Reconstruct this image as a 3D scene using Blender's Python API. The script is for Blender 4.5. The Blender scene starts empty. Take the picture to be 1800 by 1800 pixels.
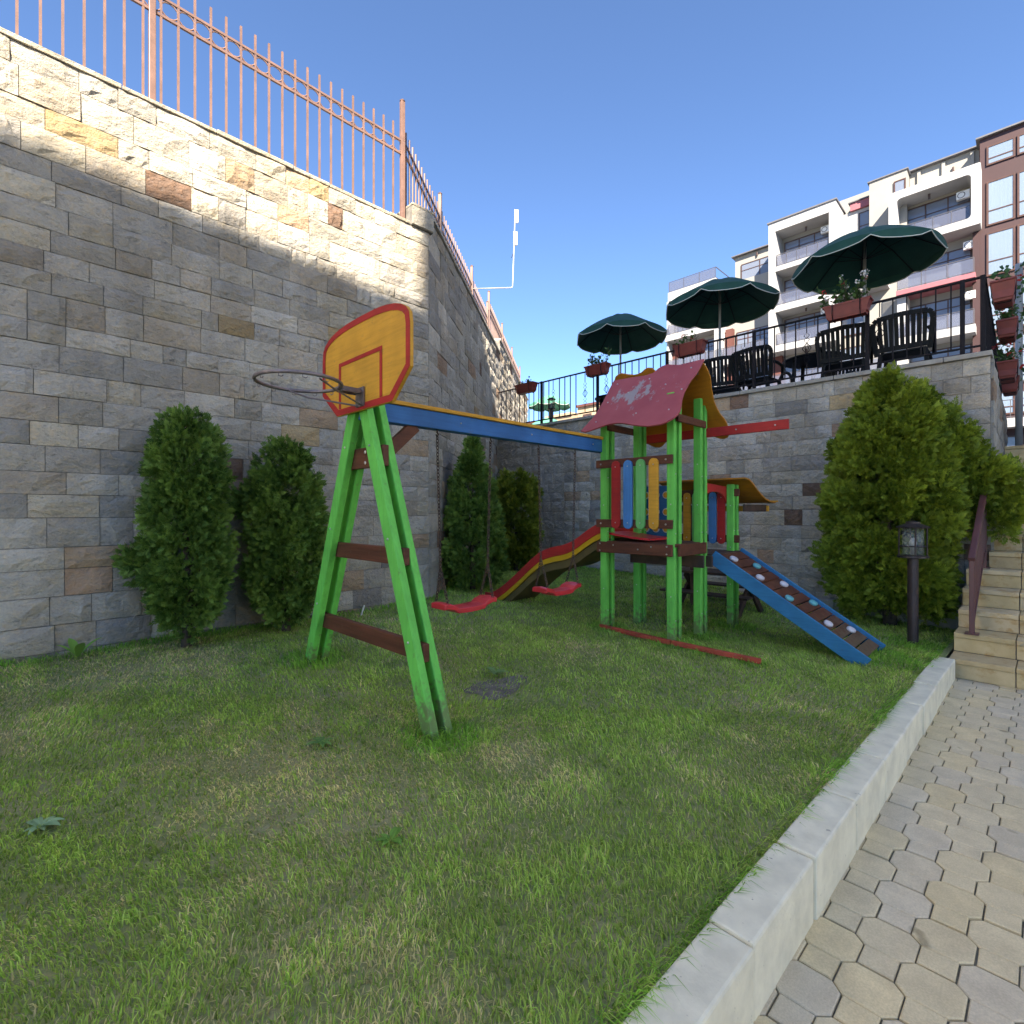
import bpy, math, random
import numpy as np
from mathutils import Vector, Matrix

# ------------------------------------------------------------------ camera, sky, sun, exposure
random.seed(7)
rng = np.random.default_rng(11)
scene = bpy.context.scene
col = scene.collection
S = math.sqrt(0.5)

cam_d = bpy.data.cameras.new("camera")
cam_d.sensor_width = 36.0
cam_d.lens = 18.0
cam_d.clip_start = 0.05
cam_d.clip_end = 2000
cam = bpy.data.objects.new("camera", cam_d)
cam.location = (0, 0, 1.5)
cam.rotation_euler = (math.radians(90), 0, math.radians(-45))
col.objects.link(cam)
scene.camera = cam

SUN_EL = math.radians(38)
SUN_H = (-S, -S)                      # horizontal direction towards the sun (behind the camera)
world = bpy.data.worlds.new("World")
scene.world = world
world.use_nodes = True
wn = world.node_tree.nodes
wl = world.node_tree.links
wn.clear()
w_out = wn.new("ShaderNodeOutputWorld")
w_bg = wn.new("ShaderNodeBackground")
w_sky = wn.new("ShaderNodeTexSky")
w_sky.sky_type = 'NISHITA'
w_sky.sun_disc = False
w_sky.sun_elevation = SUN_EL
w_sky.sun_rotation = math.atan2(SUN_H[0], SUN_H[1])
w_sky.air_density = 1.0
w_sky.dust_density = 0.1
w_sky.altitude = 2600
w_sky.ozone_density = 10.0
w_bg.inputs[1].default_value = 0.05
wl.new(w_sky.outputs[0], w_bg.inputs[0])
wl.new(w_bg.outputs[0], w_out.inputs[0])

sun_d = bpy.data.lights.new("sun", 'SUN')
sun_d.energy = 2.6
sun_d.angle = math.radians(0.3)
sun_d.color = (1.0, 0.975, 0.945)
sun = bpy.data.objects.new("sun", sun_d)
sv = Vector((SUN_H[0] * math.cos(SUN_EL), SUN_H[1] * math.cos(SUN_EL), math.sin(SUN_EL)))
sun.rotation_euler = (-sv).to_track_quat('-Z', 'Y').to_euler()
sun.location = (-20, -20, 30)
col.objects.link(sun)

scene.view_settings.view_transform = 'Standard'
scene.view_settings.look = 'None'
scene.view_settings.exposure = 3.1
scene.view_settings.gamma = 1.0
scene.view_settings.use_white_balance = True
scene.view_settings.white_balance_temperature = 8000
scene.view_settings.use_curve_mapping = False
scene.cycles.max_bounces = 8
scene.cycles.diffuse_bounces = 4
scene.cycles.glossy_bounces = 4
scene.cycles.transparent_max_bounces = 12

# ------------------------------------------------------------------ materials
def new_mat(name):
    m = bpy.data.materials.new(name)
    m.use_nodes = True
    nt = m.node_tree
    b = nt.nodes["Principled BSDF"]
    return m, nt, b

def N(nt, typ, **kw):
    n = nt.nodes.new(typ)
    for k, v in kw.items():
        setattr(n, k, v)
    return n

def noise(nt, vec, scale, detail=4.0, rough=0.55):
    n = N(nt, "ShaderNodeTexNoise")
    n.inputs["Scale"].default_value = scale
    n.inputs["Detail"].default_value = detail
    n.inputs["Roughness"].default_value = rough
    if vec is not None:
        nt.links.new(vec, n.inputs["Vector"])
    return n.outputs["Fac"]

def ramp(nt, fac, p0, p1, c0=(0, 0, 0, 1), c1=(1, 1, 1, 1)):
    r = N(nt, "ShaderNodeValToRGB")
    r.color_ramp.elements[0].position = p0
    r.color_ramp.elements[0].color = c0
    r.color_ramp.elements[1].position = p1
    r.color_ramp.elements[1].color = c1
    nt.links.new(fac, r.inputs[0])
    return r.outputs[0]

def mix(nt, fac, a, b, mode='MIX'):
    m = N(nt, "ShaderNodeMix", data_type='RGBA', blend_type=mode)
    for sock, val in ((m.inputs["Factor"], fac), (m.inputs[6], a), (m.inputs[7], b)):
        if isinstance(val, (int, float)):
            sock.default_value = val
        elif isinstance(val, (tuple, list)):
            sock.default_value = (*val[:3], 1)
        else:
            nt.links.new(val, sock)
    return m.outputs[2]

def bump(nt, b, height, strength=0.3, dist=0.01, normal=None):
    bn = N(nt, "ShaderNodeBump")
    bn.inputs["Strength"].default_value = strength
    bn.inputs["Distance"].default_value = dist
    nt.links.new(height, bn.inputs["Height"])
    if normal is not None:
        nt.links.new(normal, bn.inputs["Normal"])
    if b is not None:
        nt.links.new(bn.outputs[0], b.inputs["Normal"])
    return bn.outputs[0]

def pos(nt):
    return N(nt, "ShaderNodeNewGeometry").outputs["Position"]

def mapped(nt, vec, sc):
    m = N(nt, "ShaderNodeMapping")
    m.inputs["Scale"].default_value = sc
    nt.links.new(vec, m.inputs["Vector"])
    return m.outputs[0]

def paint(name, c, rough=0.45, var=0.18, wear=None, scale=6.0, bumps=0.15, grain=(1, 1, 1), metal=0.0, timber=False, mud=True):
    m, nt, b = new_mat(name)
    ps = pos(nt)
    p = mapped(nt, ps, grain)
    n1 = noise(nt, p, scale, 5)
    n2 = noise(nt, p, scale * 9, 3)
    dark = tuple(x * (1 - var) for x in c)
    light = tuple(min(1, x * (1 + var * 0.6)) for x in c)
    base = mix(nt, ramp(nt, n1, 0.35, 0.68), dark, light)
    if wear:
        w = ramp(nt, noise(nt, p, scale * 4.3, 6, 0.65), wear[1], wear[1] + 0.05)
        base = mix(nt, w, base, wear[0])
    hgt = n2
    if timber:
        gm = {'up': (55, 55, 2.5), 'flat': (3, 3, 55)}[timber]
        gr = noise(nt, mapped(nt, ps, gm), 1.0, 5, .6)
        base = mix(nt, ramp(nt, gr, .36, .55, (.5, .5, .5, 1), (0, 0, 0, 1)), base, mix(nt, 1.0, base, (.74, .74, .74), 'MULTIPLY'))
        chips = ramp(nt, noise(nt, ps, 38, 6, .7), .705, .72)
        base = mix(nt, chips, base, (.22, .17, .12))
        sepz = N(nt, "ShaderNodeSeparateXYZ"); nt.links.new(ps, sepz.inputs[0])
        mr = N(nt, "ShaderNodeMapRange"); nt.links.new(sepz.outputs[2], mr.inputs[0])
        mr.inputs[1].default_value = .30; mr.inputs[2].default_value = .62; mr.inputs[3].default_value = .34 if mud else 0; mr.inputs[4].default_value = 0
        ad = N(nt, "ShaderNodeMath", operation='ADD'); nt.links.new(mr.outputs[0], ad.inputs[0]); nt.links.new(noise(nt, ps, 22, 5, .65), ad.inputs[1])
        base = mix(nt, ramp(nt, ad.outputs[0], .62, .80, (0, 0, 0, 1), (.75, .75, .75, 1)), base, (.13, .10, .06))
        hgt = gr
    nt.links.new(base, b.inputs["Base Color"])
    b.inputs["Roughness"].default_value = rough
    b.inputs["Metallic"].default_value = metal
    if timber: b.inputs["Roughness"].default_value = .6; b.inputs["Specular IOR Level"].default_value = .32
    if max(c) < .03: b.inputs["Specular IOR Level"].default_value = .2
    bump(nt, b, hgt, bumps * (2.2 if timber else 1), 0.004)
    return m

def stone_mat(name, sc=1.0, strength=1.25):
    m, nt, b = new_mat(name)
    oi = N(nt, "ShaderNodeObjectInfo")
    p = pos(nt)
    big = noise(nt, p, 4.5 * sc, 5, 0.6)
    mid = noise(nt, mapped(nt, p, (1, 1, 1.35)), 19 * sc, 7, 0.66)
    fine = noise(nt, p, 62 * sc, 5, 0.65)
    c0 = mix(nt, 1.0, oi.outputs["Color"], ramp(nt, big, 0.3, 0.72, (.86, .85, .85, 1), (1.10, 1.10, 1.08, 1)), 'MULTIPLY')
    c1 = mix(nt, ramp(nt, mid, 0.48, 0.75), c0, mix(nt, 1.0, oi.outputs["Color"], (1.25, 1.08, .85), 'MULTIPLY'))
    c2 = mix(nt, ramp(nt, mid, 0.26, 0.42, (1, 1, 1, 1), (0, 0, 0, 1)), c1, (.23, .215, .20))
    c3 = mix(nt, 0.35, c2, mix(nt, 1.0, c2, ramp(nt, fine, .3, .7, (.7, .7, .7, 1), (1.25, 1.25, 1.25, 1)), 'MULTIPLY'))
    streak = ramp(nt, noise(nt, mapped(nt, p, (2.2, 2.2, .45)), 1.0, 5, .6), .36, .62, (.80, .79, .76, 1), (1.06, 1.06, 1.06, 1))
    c3 = mix(nt, 1.0, c3, streak, 'MULTIPLY')
    nt.links.new(c3, b.inputs["Base Color"])
    b.inputs["Roughness"].default_value = 0.85
    b.inputs["Specular IOR Level"].default_value = 0.25
    n1 = bump(nt, None, mid, strength, 0.028)
    bump(nt, b, fine, 0.6, 0.009, n1)
    return m

M = {}
M['stone'] = stone_mat('split_face_stone')
M['mortar'] = paint('dark_mortar', (.17, .16, .145), .95, .3, scale=20, bumps=.5)
M['coping'] = paint('stone_coping', (.36, .34, .30), .85, .2, scale=9, bumps=.5)
M['green'] = paint('green_paint', (.12, .55, .09), .42, .14, ((.17, .42, .14), .72), 5, .2, timber='up')
M['brown'] = paint('brown_stained_wood', (.13, .042, .022), .5, .35, None, 7, .35, (1, .25, 2.0), timber='flat')
M['brown_dark'] = paint('weathered_brown_wood', (.085, .05, .038), .65, .35, None, 7, .4, timber='flat', mud=False)
M['red'] = paint('red_paint', (.42, .022, .02), .42, .15, None, 5, .15, timber='flat', mud=False)
M['blue'] = paint('blue_paint', (.022, .135, .36), .42, .16, None, 5, .15, timber='flat', mud=False)
M['ramp_blue'] = paint('bright_blue_paint', (.016, .18, .37), .42, .16, ((.10, .22, .36), .72), 5, .15, timber='flat', mud=False)
M['picket_blue'] = paint('light_blue_paint', (.05, .22, .50), .42, .12, None, 5, .15, timber='up')
M['picket_green'] = paint('light_green_paint', (.13, .46, .14), .42, .12, None, 5, .15, timber='up')
M['yellow'] = paint('ochre_yellow_paint', (.64, .31, .035), .42, .12, None, 5, .15, timber='flat')
M['orange'] = paint('orange_paint', (.50, .19, .018), .45, .15, None, 5, .15, timber='flat')
M['slide_yellow'] = paint('slide_yellow', (.52, .30, .015), .35, .12, None, 5, .1)
M['slide_under'] = paint('slide_underside_plywood', (.12, .085, .025), .7, .25, None, 6, .3)
M['seat_red'] = paint('red_plastic', (.62, .035, .045), .3, .10, None, 5, .05)
M['hold_white'] = paint('white_plastic_hold', (.62, .60, .64), .35, .08)
M['hold_teal'] = paint('teal_plastic_hold', (.10, .42, .46), .35, .08)
M['bolt'] = paint('zinc_bolt', (.55, .54, .52), .35, .1, metal=.9)
M['chain'] = paint('rusty_chain', (.10, .065, .05), .6, .4, None, 60, .2, metal=.5)
M['rim'] = paint('rim_metal', (.20, .165, .17), .4, .25, None, 25, .2, metal=.4)
M['iron'] = paint('black_iron', (.012, .010, .013), .65, .3, None, 20, .1)
M['fence'] = paint('copper_brown_fence_paint', (.165, .095, .075), .42, .2, None, 8, .1)
M['handrail'] = paint('wine_red_handrail', (.12, .042, .042), .4, .15, None, 8, .1)
M['lamp_metal'] = paint('dark_bronze_metal', (.045, .032, .034), .4, .2, None, 10, .1, metal=.3)
M['terracotta'] = paint('red_plastic_planter', (.20, .028, .018), .5, .15, None, 9, .1)
M['chair'] = paint('black_green_plastic', (.005, .007, .008), .6, .1)
M['canopy'] = paint('dark_green_canvas', (.009, .070, .056), .9, .15, None, 5, .2)
M['canopy_sunlit'] = paint('sunlit_green_canvas', (.06, .25, .18), .8, .1, None, 5, .2)  # same green canvas, with sunlight put into a paler colour
M['piping'] = paint('white_piping', (.62, .66, .62), .7, .05)
M['pole'] = paint('grey_pole', (.38, .40, .40), .4, .1, metal=.3)
M['white_box'] = paint('white_plastic_box', (.75, .75, .74), .4, .05)
M['bark'] = paint('bark', (.075, .055, .042), .9, .4, None, 25, .8)
M['wing_white'] = paint('bright_white_render', (.72, .70, .66), .9, .06, None, .6, .25)
M['white_wall'] = paint('pale_grey_render', (.30, .305, .315), .9, .06, None, .6, .25)
M['cream_wall'] = paint('cream_render', (.23, .225, .21), .9, .07, None, .6, .25)
M['beige_wall'] = paint('beige_soffit_render', (.26, .24, .20), .9, .07, None, .6, .25)
M['maroon'] = paint('maroon_cladding', (.034, .0105, .0115), .55, .12, None, 1.2, .15)
M['pink'] = paint('pink_render', (.26, .085, .105), .8, .08, None, 1.0, .2)
M['brick_red'] = paint('rust_red_render', (.09, .028, .022), .8, .12, None, 1.2, .2)
M['window_frame'] = paint('brown_window_frame', (.055, .023, .016), .45, .2, None, 4, .1)
M['window_dark_frame'] = paint('dark_window_frame', (.06, .035, .03), .45, .2, None, 4, .1)
M['roof_edge'] = paint('grey_roof_edge', (.10, .10, .11), .5, .15)
M['metal_rail'] = paint('grey_balcony_rail', (.06, .06, .07), .45, .15)
M['curtain'] = paint('pale_curtain', (.36, .40, .44), .9, .12, None, 3.0, .1, (1, 5, .05))
M['far_wall'] = paint('far_sandstone_wall', (.33, .26, .18), .9, .25, None, 1.5, .4)
M['terrace'] = paint('terrace_paving', (.22, .20, .18), .85, .2, None, 3, .3)
M['ground'] = paint('pale_paved_ground', (.42, .38, .32), .95, .3, None, 1.5, .5)
M['sand_joint'] = paint('dark_joint_sand', (.19, .17, .12), .95, .45, ((.05, .075, .025), .62), 22, .6)
M['concrete'] = paint('pale_concrete', (.74, .70, .54), .85, .13, ((.30, .285, .235), .665), 9, .4)
M['shop_wall'] = paint('pale_yellow_render', (.70, .66, .56), .9, .07, None, .5, .25)
M['flower_red'] = paint('red_petal', (.55, .02, .02), .7, .2)
M['flower_white'] = paint('white_petal', (.75, .72, .68), .7, .1)
M['red_wood_old'] = paint('faded_red_paint', (.46, .07, .04), .6, .3, ((.25, .12, .08), .6), 9, .3, timber='flat', mud=False)

# roof panel: red paint with flaked patches
m, nt, b = new_mat('flaking_red_roof_paint')
tcn = N(nt, "ShaderNodeTexCoord")
p = pos(nt)
basec = mix(nt, ramp(nt, noise(nt, p, 4, 5), .35, .7), (.33, .055, .062), (.39, .078, .085))
sep = N(nt, "ShaderNodeSeparateXYZ")
nt.links.new(p, sep.inputs[0])
def band(sock, c, w):
    a = N(nt, "ShaderNodeMath", operation='SUBTRACT'); nt.links.new(sock, a.inputs[0]); a.inputs[1].default_value = c
    a2 = N(nt, "ShaderNodeMath", operation='ABSOLUTE'); nt.links.new(a.outputs[0], a2.inputs[0])
    a3 = N(nt, "ShaderNodeMapRange"); nt.links.new(a2.outputs[0], a3.inputs[0])
    a3.inputs[1].default_value = 0; a3.inputs[2].default_value = w; a3.inputs[3].default_value = .10; a3.inputs[4].default_value = -.12
    return a3.outputs[0]
def madd(a, b_):
    x = N(nt, "ShaderNodeMath", operation='ADD'); nt.links.new(a, x.inputs[0]); nt.links.new(b_, x.inputs[1]); return x.outputs[0]
flake = noise(nt, mapped(nt, p, (1.0, 1.5, 1.0)), 6.5, 8, .68)
mask = madd(madd(flake, band(sep.outputs[1], 2.70, .46)), band(sep.outputs[2], 2.66, .24))
fl = ramp(nt, mask, .575, .65)
nt.links.new(mix(nt, fl, basec, (.32, .27, .27)), b.inputs["Base Color"])
b.inputs["Roughness"].default_value = .5
bump(nt, b, fl, .4, .003)
M['roof_red'] = m

# sandstone stair tiles (per-object tint)
m, nt, b = new_mat('sandstone_tile')
oi = N(nt, "ShaderNodeObjectInfo")
p = pos(nt)
v1 = noise(nt, p, 6, 6, .6)
v2 = noise(nt, mapped(nt, p, (1, 1, 1.5)), 7, 6, .62)
c1 = mix(nt, ramp(nt, v1, .35, .7), mix(nt, 1.0, oi.outputs["Color"], (.78, .74, .68), 'MULTIPLY'), oi.outputs["Color"])
c2 = mix(nt, ramp(nt, v2, .54, .66), c1, mix(nt, 1.0, c1, (.80, .66, .48), 'MULTIPLY'))
nt.links.new(c2, b.inputs["Base Color"])
b.inputs["Roughness"].default_value = .8
bump(nt, b, v2, .25, .006)
M['sandstone'] = m

# pavers (per-object tint)
m, nt, b = new_mat('concrete_paver')
oi = N(nt, "ShaderNodeObjectInfo")
p = pos(nt)
v1 = noise(nt, p, 9, 5, .6)
v2 = noise(nt, p, 160, 3, .6)
c1 = mix(nt, ramp(nt, v1, .32, .7), mix(nt, 1.0, oi.outputs["Color"], (.80, .79, .79), 'MULTIPLY'), oi.outputs["Color"])
c2 = mix(nt, 0.5, c1, mix(nt, 1.0, c1, ramp(nt, v2, .35, .7, (.75, .75, .75, 1), (1.15, 1.15, 1.15, 1)), 'MULTIPLY'))
sp = ramp(nt, noise(nt, p, 5.5, 2, .5), .70, .74)
c3 = mix(nt, sp, c2, mix(nt, 1.0, c2, (.6, .58, .55), 'MULTIPLY'))
nt.links.new(c3, b.inputs["Base Color"])
b.inputs["Roughness"].default_value = .85
bump(nt, b, v2, .35, .003)
M['paver'] = m

# leaves / grass: colour from the mesh attribute, light through the blade
def leaf_mat(name, trans=0.3, rough=.6):
    m, nt, b = new_mat(name)
    at = N(nt, "ShaderNodeAttribute", attribute_name="Col")
    nt.links.new(at.outputs["Color"], b.inputs["Base Color"])
    b.inputs["Roughness"].default_value = rough
    b.inputs["Specular IOR Level"].default_value = .25
    tr = N(nt, "ShaderNodeBsdfTranslucent")
    nt.links.new(at.outputs["Color"], tr.inputs[0])
    ms = N(nt, "ShaderNodeMixShader")
    ms.inputs[0].default_value = trans
    nt.links.new(b.outputs[0], ms.inputs[1])
    nt.links.new(tr.outputs[0], ms.inputs[2])
    nt.links.new(ms.outputs[0], nt.nodes["Material Output"].inputs[0])
    return m
M['grass'] = leaf_mat('grass_blade', .5)
M['leaf'] = leaf_mat('conifer_spray', .2, .55)
M['plant_leaf'] = leaf_mat('plant_leaf', .3, .5)

# lawn soil with thatch
m, nt, b = new_mat('lawn_soil')
p = pos(nt)
c1 = mix(nt, ramp(nt, noise(nt, p, 1.6, 5), .38, .62), (.22, .26, .09), (.38, .33, .19))
c2 = mix(nt, ramp(nt, noise(nt, p, 60, 4), .35, .7), c1, (.26, .30, .12))
nt.links.new(c2, b.inputs["Base Color"])
b.inputs["Roughness"].default_value = .95
bump(nt, b, noise(nt, p, 90, 4), .8, .02)
M['lawn_soil'] = m
M['bare_soil'] = paint('bare_grey_soil', (.17, .15, .13), .95, .35, None, 14, .8)

# glass
def glass(name, tint, tr=.25, rough=.03):
    m, nt, b = new_mat(name)
    b.inputs["Base Color"].default_value = (*tint, 1)
    b.inputs["Roughness"].default_value = rough
    b.inputs["Specular IOR Level"].default_value = .8
    t = N(nt, "ShaderNodeBsdfTransparent")
    ms = N(nt, "ShaderNodeMixShader")
    ms.inputs[0].default_value = tr
    nt.links.new(b.outputs[0], ms.inputs[1])
    nt.links.new(t.outputs[0], ms.inputs[2])
    nt.links.new(ms.outputs[0], nt.nodes["Material Output"].inputs[0])
    return m
M['pane'] = glass('window_glass', (.16, .19, .25), .25)  # lightened base tint stands in for part of the reflection
M['pane_clear'] = glass('clear_window_glass', (.20, .27, .36), .42)
M['rail_glass'] = glass('smoked_rail_glass', (.10, .11, .15), .45)
M['lamp_glass'] = glass('lamp_glass', (.35, .38, .36), .75, .08)

# ------------------------------------------------------------------ mesh helpers
WORLD = {}                            # parent object -> world origin of its local space

class MB:
    def __init__(self):
        self.v = []
        self.f = []
    def add(self, vs, fs):
        o = len(self.v)
        self.v += [tuple(x) for x in vs]
        self.f += [tuple(i + o for i in f) for f in fs]
        return self
    def box(self, x0, x1, y0, y1, z0, z1):
        return self.add([(x0, y0, z0), (x1, y0, z0), (x1, y1, z0), (x0, y1, z0),
                         (x0, y0, z1), (x1, y0, z1), (x1, y1, z1), (x0, y1, z1)],
                        [(0, 3, 2, 1), (4, 5, 6, 7), (0, 1, 5, 4), (1, 2, 6, 5), (2, 3, 7, 6), (3, 0, 4, 7)])
    def bar(self, p, q, w, h, side=None):
        p = Vector(p); q = Vector(q); d = (q - p).normalized()
        if side is None:
            side = Vector((0, 0, 1)).cross(d)
            if side.length < 1e-4:
                side = Vector((1, 0, 0))
        side = Vector(side)
        side = (side - d * side.dot(d)).normalized()
        up = d.cross(side)
        a = side * w / 2; b_ = up * h / 2
        vs = [p - a - b_, p + a - b_, p + a + b_, p - a + b_, q - a - b_, q + a - b_, q + a + b_, q - a + b_]
        return self.add(vs, [(0, 3, 2, 1), (4, 5, 6, 7), (0, 1, 5, 4), (1, 2, 6, 5), (2, 3, 7, 6), (3, 0, 4, 7)])
    def tube(self, pts, r, n=8, closed=False, caps=True):
        pts = [Vector(p) for p in pts]
        m_ = len(pts)
        rr = r if isinstance(r, (list, tuple)) else [r] * m_
        vs = []; fs = []
        ref = None
        for i, p in enumerate(pts):
            if closed:
                d = pts[(i + 1) % m_] - pts[i - 1]
            else:
                d = pts[min(i + 1, m_ - 1)] - pts[max(i - 1, 0)]
            d.normalize()
            if ref is None:
                ref = Vector((0, 0, 1)) if abs(d.z) < .9 else Vector((1, 0, 0))
            a = ref - d * ref.dot(d)
            if a.length < 1e-4:
                a = Vector((0, 1, 0)) - d * d.y
            a.normalize(); ref = a
            c = d.cross(a)
            for k in range(n):
                t = 2 * math.pi * k / n
                vs.append(p + (a * math.cos(t) + c * math.sin(t)) * rr[i])
        for i in range(m_ if closed else m_ - 1):
            j = (i + 1) % m_
            for k in range(n):
                k2 = (k + 1) % n
                fs.append((i * n + k, i * n + k2, j * n + k2, j * n + k))
        if caps and not closed:
            fs.append(tuple(range(n - 1, -1, -1)))
            fs.append(tuple((m_ - 1) * n + k for k in range(n)))
        return self.add(vs, fs)
    def prism(self, poly, off, f0):
        """poly: list of points (2D); f0(u, v) -> 3D point; off: extrusion vector"""
        off = Vector(off)
        a = [Vector(f0(*q)) for q in poly]
        n = len(a)
        vs = a + [x + off for x in a]
        fs = [tuple(range(n)), tuple(range(2 * n - 1, n - 1, -1))]
        for i in range(n):
            j = (i + 1) % n
            fs.append((i, i + n, j + n, j))
        return self.add(vs, fs)
    def lathe(self, prof, c, n=16):
        c = Vector(c); vs = []; fs = []
        for (r, z) in prof:
            for k in range(n):
                t = 2 * math.pi * k / n
                vs.append(c + Vector((r * math.cos(t), r * math.sin(t), z)))
        for i in range(len(prof) - 1):
            for k in range(n):
                k2 = (k + 1) % n
                fs.append((i * n + k, i * n + k2, (i + 1) * n + k2, (i + 1) * n + k))
        fs.append(tuple(range(n - 1, -1, -1)))
        fs.append(tuple((len(prof) - 1) * n + k for k in range(n)))
        return self.add(vs, fs)
    def build(self, name, mat, parent=None, smooth=False, bevel=0.0, seg=2, solid=0.0, label=None):
        me = bpy.data.meshes.new(name)
        o0 = WORLD.get(parent, Vector((0, 0, 0)))
        me.from_pydata([(x - o0.x, y - o0.y, z - o0.z) for x, y, z in self.v], [], self.f)
        me.validate()
        import bmesh
        bm = bmesh.new(); bm.from_mesh(me)
        bmesh.ops.recalc_face_normals(bm, faces=bm.faces)
        bm.to_mesh(me); bm.free()
        if smooth:
            me.polygons.foreach_set("use_smooth", [True] * len(me.polygons))
        me.materials.append(M[mat] if isinstance(mat, str) else mat)
        o = bpy.data.objects.new(name, me)
        col.objects.link(o)
        if parent is not None:
            o.parent = parent
        WORLD[o] = o0
        if solid:
            md = o.modifiers.new("solid", 'SOLIDIFY'); md.thickness = solid; md.offset = 0
        if bevel:
            md = o.modifiers.new("bevel", 'BEVEL'); md.width = bevel; md.segments = seg; md.limit_method = 'ANGLE'
        if label:
            o["label"] = label
        return o

def tag(o, label, cat=None, group=None, kind=None):
    o["label"] = label
    if cat: o["category"] = cat
    if group: o["group"] = group
    if kind: o["kind"] = kind
    return o

def thing(name, label, cat, loc, group=None):
    o = bpy.data.objects.new(name, None)
    o.empty_display_size = .1
    o.location = loc
    col.objects.link(o)
    WORLD[o] = Vector(loc)
    return tag(o, label, cat, group)

def structure(o, label):
    o["kind"] = "structure"; o["label"] = label
    return o

def dup(root, loc, rotz=0.0, label=None, scale=None):
    def rec(o, par):
        c = o.copy(); col.objects.link(c); c.parent = par
        for ch in [x for x in bpy.data.objects if x.parent == o]:
            rec(ch, c)
        return c
    r = rec(root, None)
    r.location = loc
    r.rotation_euler = (0, 0, rotz)
    if scale: r.scale = (scale,) * 3
    if label: r["label"] = label
    WORLD[r] = Vector(loc)
    return r

def bulk(name, verts, faces_flat, sizes, cols, mat, parent=None):
    """numpy mesh: verts (n,3), faces_flat int array, sizes int array, cols (n,3)"""
    me = bpy.data.meshes.new(name)
    o0 = WORLD.get(parent, Vector((0, 0, 0)))
    verts = verts - np.array(o0)
    me.vertices.add(len(verts))
    me.vertices.foreach_set("co", verts.astype(np.float32).ravel())
    me.loops.add(len(faces_flat))
    me.loops.foreach_set("vertex_index", faces_flat.astype(np.int32))
    me.polygons.add(len(sizes))
    st = np.concatenate([[0], np.cumsum(sizes)[:-1]]).astype(np.int32)
    me.polygons.foreach_set("loop_start", st)
    me.polygons.foreach_set("loop_total", sizes.astype(np.int32))
    me.update(calc_edges=True)
    at = me.color_attributes.new("Col", 'FLOAT_COLOR', 'POINT')
    c4 = np.ones((len(verts), 4), np.float32); c4[:, :3] = cols
    at.data.foreach_set("color", c4.ravel())
    me.materials.append(M[mat])
    o = bpy.data.objects.new(name, me)
    col.objects.link(o)
    if parent is not None: o.parent = parent
    WORLD[o] = o0
    return o

class VNoise:
    """smooth value noise on a plane"""
    def __init__(self, seed, n=64):
        self.g = np.random.default_rng(seed).random((n, n)); self.n = n
    def __call__(self, x, y):
        n = self.n
        xi = np.floor(x).astype(int); yi = np.floor(y).astype(int)
        fx = x - xi; fy = y - yi
        fx = fx * fx * (3 - 2 * fx); fy = fy * fy * (3 - 2 * fy)
        g = self.g
        a = g[xi % n, yi % n]; b_ = g[(xi + 1) % n, yi % n]
        c = g[xi % n, (yi + 1) % n]; d = g[(xi + 1) % n, (yi + 1) % n]
        return (a * (1 - fx) + b_ * fx) * (1 - fy) + (c * (1 - fx) + d * fx) * fy
vn1, vn2, vn3, vn4 = VNoise(1), VNoise(2), VNoise(3), VNoise(4)

def lawn_z(x, y):
    x = np.asarray(x, float); y = np.asarray(y, float)
    z = .206 + .215 * (1 - np.exp(-(np.maximum(y - .6, 0) / 3.4) ** 2.2)) - .010 * (x - 2) * np.clip(1 - (y - .6) / 1.2, 0, 1)
    return z + (vn1(x * .9 + 5, y * .9 + 5) - .5) * .05 + (vn2(x * 3 + 9, y * 3 + 9) - .5) * .012
def lz(x, y):
    return float(lawn_z(np.array([x]), np.array([y]))[0])

KA = -.0277                             # slope of kerb, path and stairs in plan
def kerb_y(x):                          # kerb foot on the path side
    return .545 + KA * (x - 2.0)

# ------------------------------------------------------------------ ground
g = MB()
g.add([(-300, -300, -.12), (500, -300, -.12), (500, 500, -.12), (-300, 500, -.12)], [(0, 1, 2, 3)])
structure(g.build('ground', 'ground'), 'pale paved ground far below everything')  # kept pale so sunlit ground bounces more light into the shade

# lawn sheet (height field)
WA = math.radians(37.5)
E2 = (math.cos(WA), math.sin(WA)); N2 = (math.sin(WA), -math.cos(WA))
C0 = (3.80, 5.30)                       # convex corner of the tall wall
XB = 8.05                               # back retaining wall
def in_lawn(x, y, m=0.0):
    ok = (y > .545 + KA * (x - 2) + .13 - m) & (x < XB + m) & (x > -3.0)
    d2 = (x - C0[0]) * N2[0] + (y - C0[1]) * N2[1]
    ok &= np.where(x < C0[0], y < C0[1] + m, d2 > -m)
    return ok
nx, ny = 115, 100
gx, gy = np.meshgrid(np.linspace(-3, 8.2, nx), np.linspace(.45, 9.4, ny), indexing='ij')
gz = lawn_z(gx, gy)
kb = .545 + KA * (gx - 2)
gy2 = np.maximum(gy, kb + .08)
vs = np.stack([gx.ravel(), gy2.ravel(), gz.ravel()], 1)
idx = np.arange(nx * ny).reshape(nx, ny)
q = np.stack([idx[:-1, :-1], idx[1:, :-1], idx[1:, 1:], idx[:-1, 1:]], -1).reshape(-1, 4)
cx = vs[q].mean(1)
q = q[in_lawn(cx[:, 0], cx[:, 1], .25)]
lawn = bulk('lawn', vs, q.ravel(), np.full(len(q), 4), np.full((len(vs), 3), .1), 'lawn_soil')
structure(lawn, 'sloping lawn between the stone walls and the kerb')

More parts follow.
